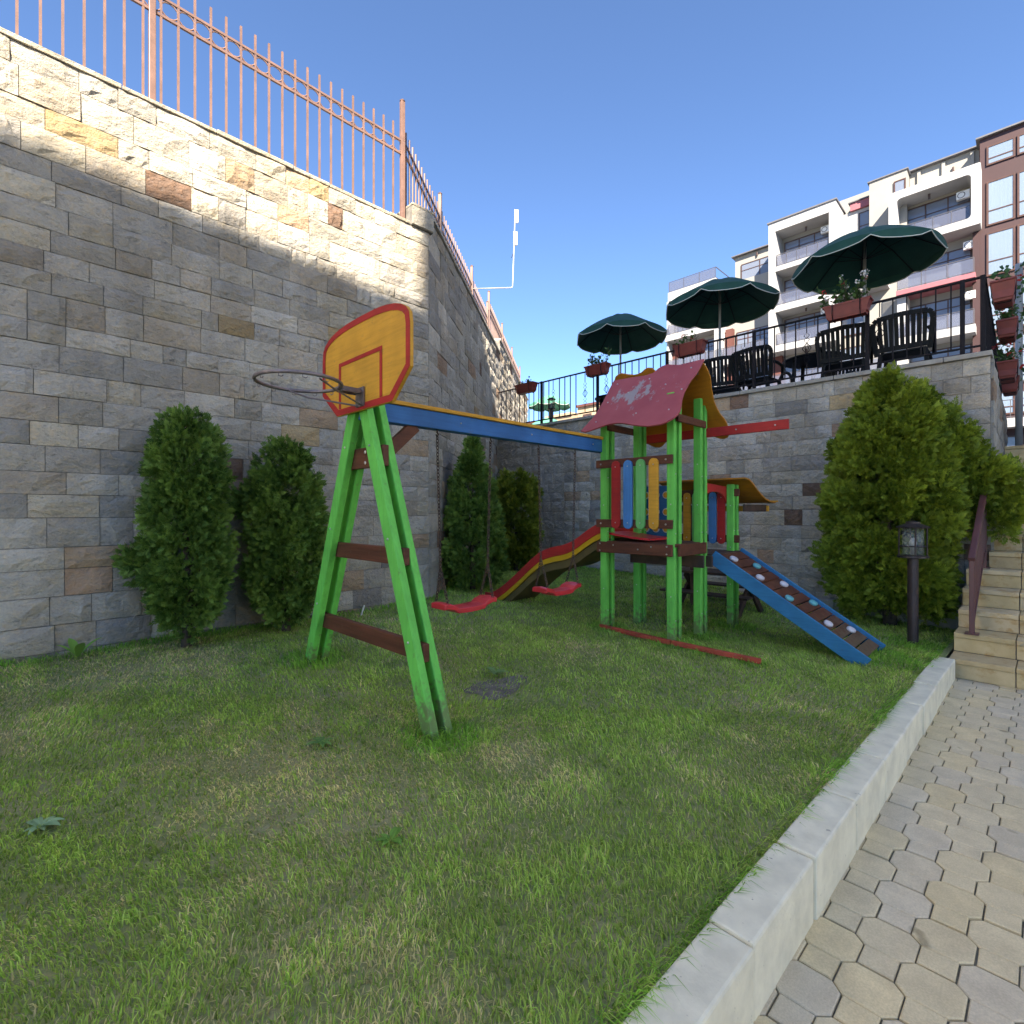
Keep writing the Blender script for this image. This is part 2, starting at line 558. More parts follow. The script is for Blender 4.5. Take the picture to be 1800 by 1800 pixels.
# ------------------------------------------------------------------ path with octagon-and-tail pavers
def prot(x, y):                         # plan rotation of path, kerb and stairs about (2, .545)
    c, s_ = math.cos(math.atan(KA)), math.sin(math.atan(KA))
    return (2 + (x - 2) * c - (y - .545) * s_, .545 + (x - 2) * s_ + (y - .545) * c)
pb = MB()
pb.add([(*prot(-4, .75), -.011), (*prot(-4, -3.2), -.011), (*prot(6.3, -3.2), -.011), (*prot(6.3, .75), -.011)], [(0, 1, 2, 3)])
path = structure(pb.build('path', 'sand_joint'), 'paved footpath with dark sand joints beside the lawn')
PQ = .137                               # checker pitch
def paver_mesh():
    mb = MB()
    j = .0028
    R = PQ * 1.245 / 2 - j; c = PQ * .245; t = PQ * .755 / 2 - j
    F = PQ * .755 / 2 - j * .4
    octo = [(-R, -F), (-F, -R), (F, -R), (R, -F), (R, F), (F, R), (-F, R), (-R, F)]
    def block(poly, h, ch):
        n = len(poly)
        mx = sum(p[0] for p in poly) / n; my = sum(p[1] for p in poly) / n
        def ins(p, k):
            d = Vector((p[0] - mx, p[1] - my)); L = d.length
            d = d * ((L - k) / L)
            return (mx + d.x, my + d.y)
        vs = [(p[0], p[1], -.05) for p in poly] + [(p[0], p[1], h - ch) for p in poly] + [(*ins(p, ch * 1.6), h) for p in poly]
        fs = [tuple(range(2 * n, 3 * n))]
        for i in range(n):
            k = (i + 1) % n
            fs += [(i, k, k + n, i + n), (i + n, k + n, k + 2 * n, i + 2 * n)]
        mb.add(vs, fs)
    block(octo, 0, .003)
    block([(-R - PQ * .755 + j * 1.2, -t), (-R - .0015, -t), (-R - .0015, t), (-R - PQ * .755 + j * 1.2, t)], -.0005, .003)
    me = bpy.data.meshes.new('paver'); me.from_pydata(mb.v, [], mb.f); me.materials.append(M['paver'])
    return me
pme = paver_mesh()
pr = random.Random(3)
PAV = [(.75, .62, .385), (.73, .61, .395), (.71, .605, .43), (.77, .625, .37), (.715, .605, .42), (.74, .615, .395)]
for i in range(-6, 66):
    for k in range(-14, 14):
        if (i + k) % 2: continue
        lx = 0.3 + i * PQ; ly = .62 - k * PQ
        if not (-.2 < lx < 6.35 and -1.0 < ly < .75): continue
        o = bpy.data.objects.new('paver', pme)
        x, y = prot(lx, ly)
        o.location = (x, y, pr.uniform(-.004, .0015) )
        o.rotation_euler = (pr.uniform(-.004, .004), pr.uniform(-.004, .004), math.atan(KA) + pr.uniform(-.01, .01))
        c = pr.choice(PAV); f = pr.uniform(.95, 1.05)
        o.color = (c[0] * f, c[1] * f, c[2] * f, 1)
        col.objects.link(o); o.parent = path
pm = MB()                               # far part of the path, out of the picture
pm.add([(*prot(-4, -1.05), -.006), (*prot(-4, -3.2), -.006), (*prot(6.1, -3.2), -.006), (*prot(6.1, -1.05), -.006)], [(0, 1, 2, 3)])
fo = pm.build('paving_strip', 'paver', path); fo.color = (.41, .37, .29, 1)

# kerb
kr = MB(); kr.add([(*prot(-4, .56), -.11), (*prot(6.15, .56), -.11), (*prot(6.15, .72), -.11), (*prot(-4, .72), -.11),
                   (*prot(-4, .56), -.02), (*prot(6.15, .56), -.02), (*prot(6.15, .72), -.02), (*prot(-4, .72), -.02)],
                  [(0, 3, 2, 1), (4, 5, 6, 7), (0, 1, 5, 4), (1, 2, 6, 5), (2, 3, 7, 6), (3, 0, 4, 7)])
kerb = structure(kr.build('kerb', 'mortar'), 'raised concrete kerb between lawn and path')
kr_ = random.Random(5)
xx = -3.5; ki = 0
cuts = [-3.5, -2.95, -2.4, -1.85, -1.3, -.75, -.2, .35, .95, 1.56, 2.12, 2.68, 3.25, 3.82, 4.4, 4.98, 5.55, 6.08]
for a, b_ in zip(cuts[:-1], cuts[1:]):
    mb = MB()
    zt0 = .228 - .012 * (a - 2); zt1 = .228 - .012 * (b_ - 2)
    dz = kr_.uniform(-.004, .004); dy = kr_.uniform(-.004, .004)
    ga = .004
    prof = [(.545, -.06), (.545, 1), (.685, 1), (.685, -.06)]
    vs = []
    for x, zt in ((a + ga, zt0), (b_ - ga, zt1)):
        for (y, z) in prof:
            X, Y = prot(x, y + dy); vs.append((X, Y, zt + dz if z == 1 else z))
    mb.add(vs, [(0, 1, 2, 3), (7, 6, 5, 4), (0, 4, 5, 1), (1, 5, 6, 2), (2, 6, 7, 3), (3, 7, 4, 0)])
    mb.build('kerb_stone', 'concrete', kerb, bevel=.010, seg=2)

# ------------------------------------------------------------------ stone walls
def stone_variants(k, seed):
    r = random.Random(seed); out = []
    for i in range(k):
        NX, NZ = 5, 4
        vs = []; fs = []
        for iz in range(NZ):
            for ix in range(NX):
                edge = ix in (0, NX - 1) or iz in (0, NZ - 1)
                jx = 0 if ix in (0, NX - 1) else r.uniform(-.07, .07)
                jz = 0 if iz in (0, NZ - 1) else r.uniform(-.09, .09)
                y = r.uniform(.42, .72) if edge else r.uniform(.62, 1.18)
                vs.append((ix / (NX - 1) - .5 + jx, y, iz / (NZ - 1) - .5 + jz))
        for iz in range(NZ - 1):
            for ix in range(NX - 1):
                a = iz * NX + ix
                if r.random() < .5:
                    fs += [(a, a + NX, a + NX + 1), (a, a + NX + 1, a + 1)]
                else:
                    fs += [(a, a + NX, a + 1), (a + 1, a + NX, a + NX + 1)]
        o = len(vs)
        vs += [(-.5, 0, -.5), (.5, 0, -.5), (-.5, 0, .5), (.5, 0, .5)]
        fs.append(tuple([o, o + 1] + [NX - 1 - k for k in range(NX)]))
        fs.append(tuple([o + 3, o + 2] + [(NZ - 1) * NX + k for k in range(NX)]))
        fs.append(tuple([o + 2, o] + [k * NX for k in range(NZ)]))
        fs.append(tuple([o + 1, o + 3] + [(NZ - 1 - k) * NX + NX - 1 for k in range(NZ)]))
        me = bpy.data.meshes.new('stone'); me.from_pydata(vs, [], fs)
        import bmesh
        bm = bmesh.new(); bm.from_mesh(me); bmesh.ops.recalc_face_normals(bm, faces=bm.faces); bm.to_mesh(me); bm.free()
        me.materials.append(M['stone']); out.append(me)
    return out
SV = stone_variants(10, 21)
PAL = [((.425, .402, .358), 30), ((.385, .370, .342), 22), ((.465, .44, .395), 20), ((.41, .368, .312), 14), ((.48, .44, .365), 8),
       ((.325, .312, .298), 6), ((.44, .33, .235), 4), ((.38, .265, .19), 2), ((.22, .145, .11), 2), ((.43, .33, .20), 1.2)]
PALC = [p[0] for p in PAL]; PALW = [p[1] for p in PAL]

def stone_face(root, p0, e, n, L, z0, z1, seed, lmin=.24, lmax=.58, hmin=.17, hmax=.235, top=None, depth=.038, join=False, tone=1.0):
    r = random.Random(seed); JV = []; JF = []
    ang = math.atan2(n[1], n[0]) - math.pi / 2
    base = WORLD[root]
    z = z1; first = True; cnt = 0
    while z > z0 + .02:
        h = top if (first and top) else r.uniform(hmin, hmax)
        if z - h < z0 + .08: h = z - z0
        first = False
        s_ = 0.0
        while s_ < L - 1e-6:
            l = r.uniform(lmin, lmax)
            if r.random() < .12: l *= .55
            if s_ + l > L - .16: l = L - s_
            gap = .0045
            cxp = p0[0] + e[0] * (s_ + l / 2); cyp = p0[1] + e[1] * (s_ + l / 2)
            o = bpy.data.objects.new('stone', r.choice(SV))
            o.location = (cxp - base.x, cyp - base.y, z - h / 2 - base.z)
            o.rotation_euler = (0, 0, ang)
            o.scale = ((l - gap) * r.choice((-1, 1)), depth * r.uniform(.75, 1.25), h - gap * r.uniform(.7, 1.5))
            c = r.choices(PALC, PALW)[0]; f = r.uniform(.80, 1.16) * tone
            o.color = (c[0] * f, c[1] * f, c[2] * f, 1)
            if join:
                mt_ = Matrix.LocRotScale(o.location, o.rotation_euler, o.scale); k0 = len(JV)
                JV += [tuple(mt_ @ v_.co) for v_ in o.data.vertices]; JF += [tuple(i_ + k0 for i_ in p_.vertices) for p_ in o.data.polygons]
                bpy.data.objects.remove(o)
            else:
                col.objects.link(o); o.parent = root
            s_ += l; cnt += 1
        z -= h
    if join:
        me = bpy.data.meshes.new('stonework'); me.from_pydata(JV, [], JF); me.materials.append(M['stone'])
        o = bpy.data.objects.new('stonework', me); o.color = (.40, .38, .345, 1); o["kind"] = "stuff"; col.objects.link(o); o.parent = root
    return cnt

def wall_core(name, label, p0, e, n, L, z0, z1, thick):
    mb = MB()
    q0 = (p0[0] - n[0] * .004, p0[1] - n[1] * .004); q1 = (q0[0] + e[0] * L, q0[1] + e[1] * L)
    q2 = (q1[0] - n[0] * thick, q1[1] - n[1] * thick); q3 = (q0[0] - n[0] * thick, q0[1] - n[1] * thick)
    vs = [(*q0, z0), (*q1, z0), (*q2, z0), (*q3, z0), (*q0, z1), (*q1, z1), (*q2, z1), (*q3, z1)]
    mb.add(vs, [(0, 1, 2, 3), (4, 7, 6, 5), (0, 4, 5, 1), (1, 5, 6, 2), (2, 6, 7, 3), (3, 7, 4, 0)])
    o = mb.build(name, 'mortar')
    return tag(o, label, 'wall')

WT = 5.04
wallA = wall_core('retaining_wall', 'tall split-face stone wall on the left behind the basketball board and two shrubs', (-7, 5.30), (1, 0), (0, -1), 10.80, -.1, WT - .05, .75)
n1 = stone_face(wallA, (-.06, 5.30), (1, 0), (0, -1), 3.86, .15, WT - .05, 31, .20, .45, .155, .235, top=.17)
stone_face(wallA, (-3.4, 5.30), (1, 0), (0, -1), 3.34, .15, WT - .05, 36, .25, .5, .17, .23, top=.17, join=True)
# thin coping course, slab by slab
r = random.Random(8); s_ = -7.0
while s_ < 3.5:
    l = r.uniform(.35, .75); l = min(l, 3.52 - s_)
    if 3.52 - s_ - l < .15: l = 3.52 - s_
    mb = MB(); mb.box(s_ + .003, s_ + l - .003, 5.262 + r.uniform(-.008, .008), 5.95, WT - .05 + .002, WT - .012 + r.uniform(-.012, .010))
    o = mb.build('coping_slab', 'stone', wallA, bevel=.006); o.color = (.39, .36, .30, 1)
    s_ += l
mb = MB(); mb.box(3.53, 3.845, 5.245, 5.70, WT - .05 + .002, WT + .19); mb.build('corner_pier', 'mortar', wallA)
stone_face(wallA, (3.53, 5.245), (1, 0), (0, -1), .315, WT - .04, WT + .18, 77, .15, .2, .2, .23, depth=.03)
mb = MB(); mb.box(3.525, 3.85, 5.225, 5.71, WT + .182, WT + .212); o = mb.build('pier_cap', 'stone', wallA, bevel=.006); o.color = (.42, .39, .33, 1)

wallB = wall_core('retaining_wall', 'stone wall turning away from the tall wall corner towards the terrace', C0, E2, N2, 5.7, -.1, 5.22, .5)
n2 = stone_face(wallB, C0, E2, N2, 5.7, .2, 5.22, 32, .34, .66, .18, .25)
pC = (C0[0] + E2[0] * 5.7, C0[1] + E2[1] * 5.7)
wallC = wall_core('retaining_wall', 'far sunlit end of the stone wall above the terrace railing', pC, E2, N2, 6.6, 2.5, 5.55, .5)
n3 = stone_face(wallC, pC, E2, N2, 6.6, 3.2, 5.55, 33, .34, .70, .18, .26)
for k, (w_, L_, zt) in enumerate(((wallB, 5.7, 5.22), (wallC, 6.6, 5.55))):
    a0 = C0 if k == 0 else pC
    r = random.Random(60 + k); s_ = .12 if k == 0 else 0.0
    while s_ < L_ - .05:
        l = min(r.uniform(.4, .8), L_ - s_)
        mb = MB()
        pts = []
        for (u, v) in ((s_ + .003, .055), (s_ + l - .003, .055), (s_ + l - .003, -.5), (s_ + .003, -.5)):
            pts.append((a0[0] + E2[0] * u + N2[0] * v, a0[1] + E2[1] * u + N2[1] * v))
        mb.add([(*p_, zt + .002) for p_ in pts] + [(*p_, zt + .05) for p_ in pts], [(0, 3, 2, 1), (4, 5, 6, 7), (0, 1, 5, 4), (1, 2, 6, 5), (2, 3, 7, 6), (3, 0, 4, 7)])
        mb.build('coping_slab', 'coping', w_, bevel=.006)
        s_ += l

TZ = 3.35                               # terrace level
YE = .27                                # right end of the back wall
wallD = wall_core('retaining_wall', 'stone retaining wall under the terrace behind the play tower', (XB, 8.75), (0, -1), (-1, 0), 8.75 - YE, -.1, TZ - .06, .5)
n4 = stone_face(wallD, (XB, 6.55), (0, -1), (-1, 0), 6.55 - YE, .1, TZ - .06, 34, .22, .46, .17, .23, tone=1.14)  # tone pales these stones to make up for light missing here
stone_face(wallD, (XB, 8.75), (0, -1), (-1, 0), 2.20, .1, TZ - .06, 37, .22, .46, .17, .23, join=True)
r = random.Random(91); s_ = YE - .02
while s_ < 8.7:
    l = min(r.uniform(.4, .8), 8.75 - s_)
    mb = MB(); mb.box(XB - .07, XB + .55, s_ + .003, s_ + l - .003, TZ - .058, TZ - .002)
    mb.build('coping_slab', 'coping', wallD, bevel=.006)
    s_ += l
wallE = wall_core('retaining_wall', 'narrow stone side wall of the terrace along the stairs', (XB + .06, YE), (1, 0), (0, -1), 6.0, -.1, TZ - .072, .45)
n5 = stone_face(wallE, (XB + .06, YE), (1, 0), (0, -1), 6.0, 1.0, TZ - .072, 35, .4, .75, .2, .26, depth=.04)
TF = TZ - .17                            # terrace floor
print('stones', n1, n2, n3, n4, n5)
# low footing course at the foot of the back wall beside the big shrub
ft = thing('low_edging', 'low grey edging of stones at the foot of the terrace wall', 'edging', (7.8, 1.6, .2))
s_ = .5
while s_ < 3.4:
    l = r.uniform(.28, .5)
    mb = MB(); mb.box(7.80, 7.97, s_ + .004, s_ + l - .004, .05, .33 + r.uniform(-.01, .01)); mb.build('edging_stone', 'coping', ft, bevel=.012)
    s_ += l

# terrace slab and the ground further up
mb = MB(); mb.box(XB + .5, 60, YE + .45, 45, -.1, TZ - .17)
structure(mb.build('terrace', 'terrace'), 'cafe terrace floor above the retaining wall')
mb = MB(); mb.box(11.1, 60, -12, YE - .01, -.1, 2.46)
structure(mb.build('upper_path', 'terrace'), 'upper walkway at the top of the stairs')

# ------------------------------------------------------------------ stairs
st = thing('staircase', 'yellow sandstone staircase climbing beside the large golden shrub', 'stairs', (*prot(6.12, .5), 0))
ST_R, ST_T = .176, .335
SAND = [(.64, .50, .27), (.68, .54, .31), (.61, .47, .26), (.65, .52, .32)]
rs = random.Random(14)
for i in range(14):
    x0 = 6.12 + i * ST_T; z0 = i * ST_R
    yl = .60 if x0 < XB - .40 else .44
    body = MB()
    b0 = [prot(x0 + .012, yl - .012), prot(x0 + ST_T + .2, yl - .012), prot(x0 + ST_T + .2, -2.4), prot(x0 + .012, -2.4)]
    body.add([(*p_, z0 - (.15 if i else .1)) for p_ in b0] + [(*p_, z0 + ST_R - .045) for p_ in b0],
             [(0, 1, 2, 3), (4, 7, 6, 5), (0, 4, 5, 1), (1, 5, 6, 2), (2, 6, 7, 3), (3, 7, 4, 0)])
    body.build('step_core', 'mortar', st)
    ys = [yl, .17 + rs.uniform(-.01, .01), -.32, -.85, -1.4, -2.4]
    for a, b_ in zip(ys[:-1], ys[1:]):
        for nm, (xa, xb_, za, zb) in (('riser_tile', (x0 - .006, x0 + .012, z0 + .001, z0 + ST_R - .046)),
                                      ('tread_tile', (x0 - .022, x0 + ST_T - .008, z0 + ST_R - .044, z0 + ST_R))):
            mb = MB()
            p4 = [prot(xa, a - .003), prot(xb_, a - .003), prot(xb_, b_ + .003), prot(xa, b_ + .003)]
            mb.add([(*p_, za) for p_ in p4] + [(*p_, zb) for p_ in p4],
                   [(0, 1, 2, 3), (4, 7, 6, 5), (0, 4, 5, 1), (1, 5, 6, 2), (2, 6, 7, 3), (3, 7, 4, 0)])
            o = mb.build(nm, 'sandstone', st, bevel=.005)
            c = rs.choice(SAND); f = rs.uniform(.88, 1.1) * (1.0 if nm == 'tread_tile' else .95)
            o.color = (c[0] * f, c[1] * f, c[2] * f, 1)

# handrail
hr = thing('handrail', 'wine red metal handrail on the left edge of the stairs', 'handrail', (*prot(6.50, .38), ST_R))
def hp(x, z): return Vector((*prot(x, .47), z))
sl = ST_R / ST_T
def stz(x): return ST_R + (x - 6.12) * sl
mb = MB(); mb.bar(hp(6.44, stz(6.44) + .71), hp(9.1, stz(9.1) + .71), .055, .045); mb.build('top_rail', 'handrail', hr, bevel=.008)
mb = MB(); mb.bar(hp(6.50, stz(6.50) + .05), hp(9.05, stz(9.05) + .05), .025, .03); mb.build('lower_rail', 'handrail', hr, bevel=.004)
for x in (6.47, 7.72, 9.0):
    zb = ST_R * (1 + int((x - 6.12) / ST_T))
    mb = MB(); mb.bar(hp(x, zb), hp(x, stz(x) + .70), .04, .04, (1, 0, 0)); o = mb.build('post', 'handrail', hr, bevel=.004)
    mb = MB(); c = hp(x, zb); mb.box(c.x - .06, c.x + .06, c.y - .05, c.y + .05, zb + .001, zb + .012); mb.build('base_plate', 'handrail', o)
for k in range(18):
    x = 6.58 + k * .135
    if abs(x - 7.72) < .05: continue
    mb = MB(); mb.bar(hp(x, stz(x) + .06), hp(x, stz(x) + .70), .014, .014, (1, 0, 0)); mb.build('baluster', 'handrail', hr)

# ------------------------------------------------------------------ fence on the tall walls
def fence(root, pts, zb, post_s, zt_post, r1, r2, ztop, pitch=.128):
    """pts: (p0, e) line; posts at post_s distances"""
    p0, e = pts
    s0, s1 = post_s[0], post_s[-1]
    def P(s_, z): return (p0[0] + e[0] * s_, p0[1] + e[1] * s_, z)
    for s_ in post_s:
        if s_ == -.22: continue
        mb = MB(); mb.bar(P(s_, zb), P(s_, zt_post), .05, .05, (e[0], e[1], 0)); o = mb.build('post', 'fence', root, bevel=.004)
        mb = MB(); mb.lathe([(.03, 0), (.036, .01), (.02, .025), (.002, .04)], P(s_, zt_post), 8); mb.build('cap', 'fence', o)
    for z in (r1, r2, zb + .10):
        if z == zb + .10: continue
        mb = MB(); mb.bar(P(s0, z), P(s1, z), .022, .022); mb.build('rail', 'fence', root)
    n_ = int((s1 - s0) / pitch)
    bar_me = None; ring_me = None
    for k in range(1, n_):
        s_ = s0 + (s1 - s0) * k / n_
        if min(abs(s_ - q) for q in post_s) < .045: continue
        c = P(s_, 0)
        if bar_me is None:
            mb = MB(); mb.bar((0, 0, zb - .01), (0, 0, ztop), .018, .018, (e[0], e[1], 0))
            me = bpy.data.meshes.new('bar'); me.from_pydata(mb.v, [], mb.f); me.materials.append(M['fence']); bar_me = me
            mb = MB()
            R = (r2 - r1) / 2 - .012
            mb.tube([(e[0] * math.cos(t) * R, e[1] * math.cos(t) * R, (r1 + r2) / 2 + math.sin(t) * R) for t in [2 * math.pi * i / 12 for i in range(12)]], .007, 5, True)
            me = bpy.data.meshes.new('ring'); me.from_pydata(mb.v, [], mb.f); me.materials.append(M['fence']); ring_me = me
        b0 = WORLD[root]
        for nm, me, off in (('bar', bar_me, 0), ('ring', ring_me, pitch / 2)):
            o = bpy.data.objects.new(nm, me); o.location = (c[0] + e[0] * off - b0.x, c[1] + e[1] * off - b0.y, -b0.z)
            col.objects.link(o); o.parent = root

fA = thing('metal_fence', 'copper brown picket fence along the top of the tall left wall', 'fence', (1.5, 5.36, WT))
fence(fA, ((0, 5.36), (1, 0)), WT, [-1.6, .935, 3.47], 6.50, 5.86, 6.02, 6.20)
fB = thing('metal_fence', 'picket fence above the shaded wall running towards the terrace', 'fence', (C0[0], C0[1] + .1, 5.25))
PB = (C0[0] - N2[0] * .25, C0[1] - N2[1] * .25)
fence(fB, (PB, E2), 5.27, [-.22, 1.48, 3.84, 5.6], 6.42, 5.92, 6.06, 6.22)
fC = thing('metal_fence', 'far picket fence above the sunlit end of the wall', 'fence', (pC[0], pC[1] + .1, 5.6))
PC = (pC[0] - N2[0] * .25, pC[1] - N2[1] * .25)
fence(fC, (PC, E2), 5.60, [.1, 2.2, 4.3, 6.5], 6.75, 6.26, 6.40, 6.56)

# antenna on an arm
q = (PB[0] + E2[0] * 3.84, PB[1] + E2[1] * 3.84)
an = thing('antenna_mast', 'bent metal mast with two white antenna boxes on the fence', 'antenna', (q[0], q[1], 5.95))
rv = (S, -S)
a1 = (q[0] + rv[0] * .80, q[1] + rv[1] * .80)
mb = MB(); mb.tube([(q[0], q[1], 5.98), (a1[0], a1[1], 6.0), (a1[0] + rv[0] * .02, a1[1] + rv[1] * .02, 6.03), (a1[0] + rv[0] * .07, a1[1] + rv[1] * .07, 7.5)], .012, 8)
mb.build('mast', 'pole', an, smooth=True)
for z0, z1 in ((6.85, 7.12), (7.30, 7.56)):
    k = (z0 - 6.0) / 1.5
    c = (a1[0] + rv[0] * (.07 * k + .035), a1[1] + rv[1] * (.07 * k + .035))
    mb = MB(); mb.bar((c[0], c[1], z0), (c[0], c[1], z1), .075, .04, (S, -S, 0)); mb.build('antenna_box', 'white_box', an, bevel=.008)
mb = MB(); mb.tube([(a1[0], a1[1], 6.6), (a1[0] + .05, a1[1] - .02, 6.75), (a1[0] + .06, a1[1] - .03, 6.95)], .006, 5); mb.build('cable', 'iron', an)

# ------------------------------------------------------------------ terrace railing
def ornament(P, x, mb, zb, zt):
    """wrought motif centred at distance x along the rail"""
    mb.bar(P(x, zb), P(x, zb + .16), .010, .010, (1, 0, 0)); mb.bar(P(x, zt - .20), P(x, zt), .010, .010, (1, 0, 0))
    def dia(z, h, w):
        mb.tube([P(x, z - h), P(x + w, z), P(x, z + h), P(x - w, z)], .006, 4, True)
    dia(zb + .20, .045, .035); dia(zt - .235, .045, .035)
    dia(zb + .265, .045, .035); dia(zt - .30, .045, .035)
    zc0, zc1 = zb + .33, zt - .365
    for w in (.055, .022):
        mb.tube([P(x - w, zc0 + .05), P(x, zc0 - .03), P(x + w, zc0 + .05), P(x + w, zc1 - .05), P(x, zc1 + .03), P(x - w, zc1 - .05)], .006, 4, True)
RZ0, RZ1 = TZ + .10, TZ + .90
tr = thing('terrace_railing', 'black wrought iron railing along the front edge of the terrace', 'railing', (XB + .08, 4.5, TZ))
def Pf(y, z): return (XB + .08, y, z)
mb = MB(); mb.bar(Pf(.33, RZ1), Pf(8.72, RZ1), .04, .02); mb.build('top_rail', 'iron', tr)
mb = MB(); mb.bar(Pf(.33, RZ0), Pf(8.72, RZ0), .03, .02); mb.build('bottom_rail', 'iron', tr)
posts = [.34, .52, 1.468, 2.91, 4.35, 5.80, 7.24, 8.68]
for y in posts:
    mb = MB(); mb.bar(Pf(y, TZ - .01), Pf(y, RZ1 + .02), .045, .045, (0, 1, 0)); mb.build('post', 'iron', tr, bevel=.004)
orn = [1.335, 2.19, 3.05, 3.90, 4.75, 5.60, 6.10, 6.92, 8.17]
y = .624
while y < 8.6:
    if min(abs(y - q) for q in posts) > .05 and min(abs(y - q) for q in orn) > .085:
        mb = MB(); mb.bar(Pf(y, RZ0), Pf(y, RZ1), .014, .014, (0, 1, 0)); mb.build('baluster', 'iron', tr)
    y += .1425
for y in orn:
    mb = MB(); ornament(Pf, y, mb, RZ0, RZ1); mb.build('scroll_panel', 'iron', tr)
ts = thing('terrace_railing', 'black iron side railing of the terrace carrying the hanging planters', 'railing', (9.0, YE + .08, TZ))
def Psd(x, z): return (x, YE + .06, z)
mb = MB(); mb.bar(Psd(XB + .14, RZ1), Psd(13.9, RZ1), .04, .02); mb.build('top_rail', 'iron', ts)
mb = MB(); mb.bar(Psd(XB + .14, RZ0), Psd(13.9, RZ0), .03, .02); mb.build('bottom_rail', 'iron', ts)
x = XB + .2
while x < 13.9:
    mb = MB(); mb.bar(Psd(x, RZ0), Psd(x, RZ1), .014, .014, (1, 0, 0)); mb.build('baluster', 'iron', ts)
    x += .1425
for x in (9.5, 10.95, 12.4, 13.9):
    mb = MB(); mb.bar(Psd(x, TZ - .01), Psd(x, RZ1 + .02), .045, .045, (1, 0, 0)); mb.build('post', 'iron', ts)

# ------------------------------------------------------------------ swing frame
XA = 1.73                                # gap centre of the A-frame
YA = 3.10                                # beam line
sw = thing('swing_set', 'green A-frame with brown rungs carrying the long blue and yellow swing beam', 'swing set', (XA, YA, lz(XA, YA)))
def bolt(p, n, parent, r=.011):
    mb = MB()
    n = Vector(n).normalized()
    p = Vector(p)
    mb.tube([p - n * .002, p + n * .004, p + n * .007], [r, r, r * .55], 8)
    return mb.build('bolt', 'bolt', parent, smooth=False)
feet = (2.265, 3.92)
for yf, sg in ((feet[0], -1), (feet[1], 1)):
    zf = lz(XA, yf) - .12
    for dx in (-.0475, .0475):
        top = (XA + dx, YA + sg * .055, 2.215); bot = (XA + dx, yf + sg * -.0, zf)
        mb = MB(); mb.bar(bot, top, .05, .098, (1, 0, 0))
        leg = mb.build('leg', 'green', sw, bevel=.006)
        if dx < 0:
            for t in (.30, .58, .86):
                p_ = Vector(bot).lerp(Vector(top), t)
                bolt((p_.x - .0255, p_.y, p_.z), (-1, 0, 0), leg, .008)
def leg_y(z, sg):                        # centre line of a leg at height z
    yf = feet[0] if sg < 0 else feet[1]
    zf = lz(XA, yf) - .12
    t = (z - zf) / (2.215 - zf)
    return yf + (YA + sg * .055 - yf) * t
for z, h in ((.69, .105), (1.23, .105), (1.86, .135)):
    mb = MB(); mb.box(XA - .021, XA + .021, leg_y(z, -1) - .055, leg_y(z, 1) + .055, z - h / 2, z + h / 2)
    o = mb.build('rung', 'brown', sw, bevel=.005)
    if z > 1.5:
        for dz in (-.035, .035):
            bolt((XA - .0215, YA - .02, z + dz), (-1, 0, 0), o, .012)
mb = MB(); mb.bar((XA + .03, YA, 1.80), (XA + .38, YA, 2.12), .045, .09, (0, 1, 0)); mb.build('brace', 'brown', sw, bevel=.005)
mb = MB(); mb.box(XA - .04, 4.50, YA - .045, YA + .045, 2.112, 2.238); beam = mb.build('beam', 'blue', sw, bevel=.006)
mb = MB(); mb.box(XA + .02, 4.51, YA - .062, YA + .062, 2.240, 2.268); mb.build('beam_cap', 'yellow', sw, bevel=.005)
for x in (2.5, 3.3, 4.2):
    bolt((x, YA - .0455, 2.18), (0, -1, 0), beam, .007)

# ------------------------------------------------------------------ basketball board and hoop
XBB = 1.615
bb = thing('basketball_hoop', 'yellow basketball board with red border and bare metal rim', 'basketball hoop', (XBB, 2.96, 2.15))
YC = 2.96
def board(k):                            # outline in (u along -Y, z), shrunk by k
    pts = [(-.33 + k * .6, 2.145 + k), (.36 - k * .6, 2.145 + k), (.545 - k, 2.315 + k * .45), (.545 - k, 2.56)]
    for i in range(1, 14):
        t = math.pi * i / 14
        u = math.cos(t); w_ = math.sin(t)
        pts.append(((.545 - k) * (abs(u) ** .75) * (1 if u > 0 else -1), 2.575 + (.165 - k) * w_ ** .8))
    pts += [(-.545 + k, 2.56), (-.545 + k, 2.315 + k * .45)]
    return pts
def fb(u, z): return (XBB, YC - u, z)
mb = MB(); mb.prism(board(0), (.022, 0, 0), fb); bd = mb.build('backboard', 'yellow', bb, bevel=.003)
# painted border and target square, 3 mm proud
def ringpaint(outer, inner, x):
    mb = MB(); n = len(outer)
    vs = [(x, YC - u, z) for u, z in outer] + [(x, YC - u, z) for u, z in inner]
    fs = [(i, (i + 1) % n, n + (i + 1) % n, n + i) for i in range(n)]
    return mb.add(vs, fs)
ringpaint(board(.002), board(.042), XBB - .0025).build('border', 'red', bd, solid=.002)
mb = MB()
for (u0, u1, z0, z1) in ((-.30, .25, 2.470, 2.495), (-.30, -.272, 2.190, 2.470), (.222, .25, 2.190, 2.470)):
    mb.box(XBB - .0035, XBB - .001, YC - u1, YC - u0, z0, z1)
mb.build('target_square', 'red', bd)
RZ = 2.255; RC = (XBB - .385, YC + .02); RR = .235
mb = MB(); mb.tube([(RC[0] + RR * math.cos(t), RC[1] + RR * math.sin(t), RZ) for t in [2 * math.pi * i / 40 for i in range(40)]], .011, 8, True)
rim = mb.build('rim', 'rim', bb, smooth=True)
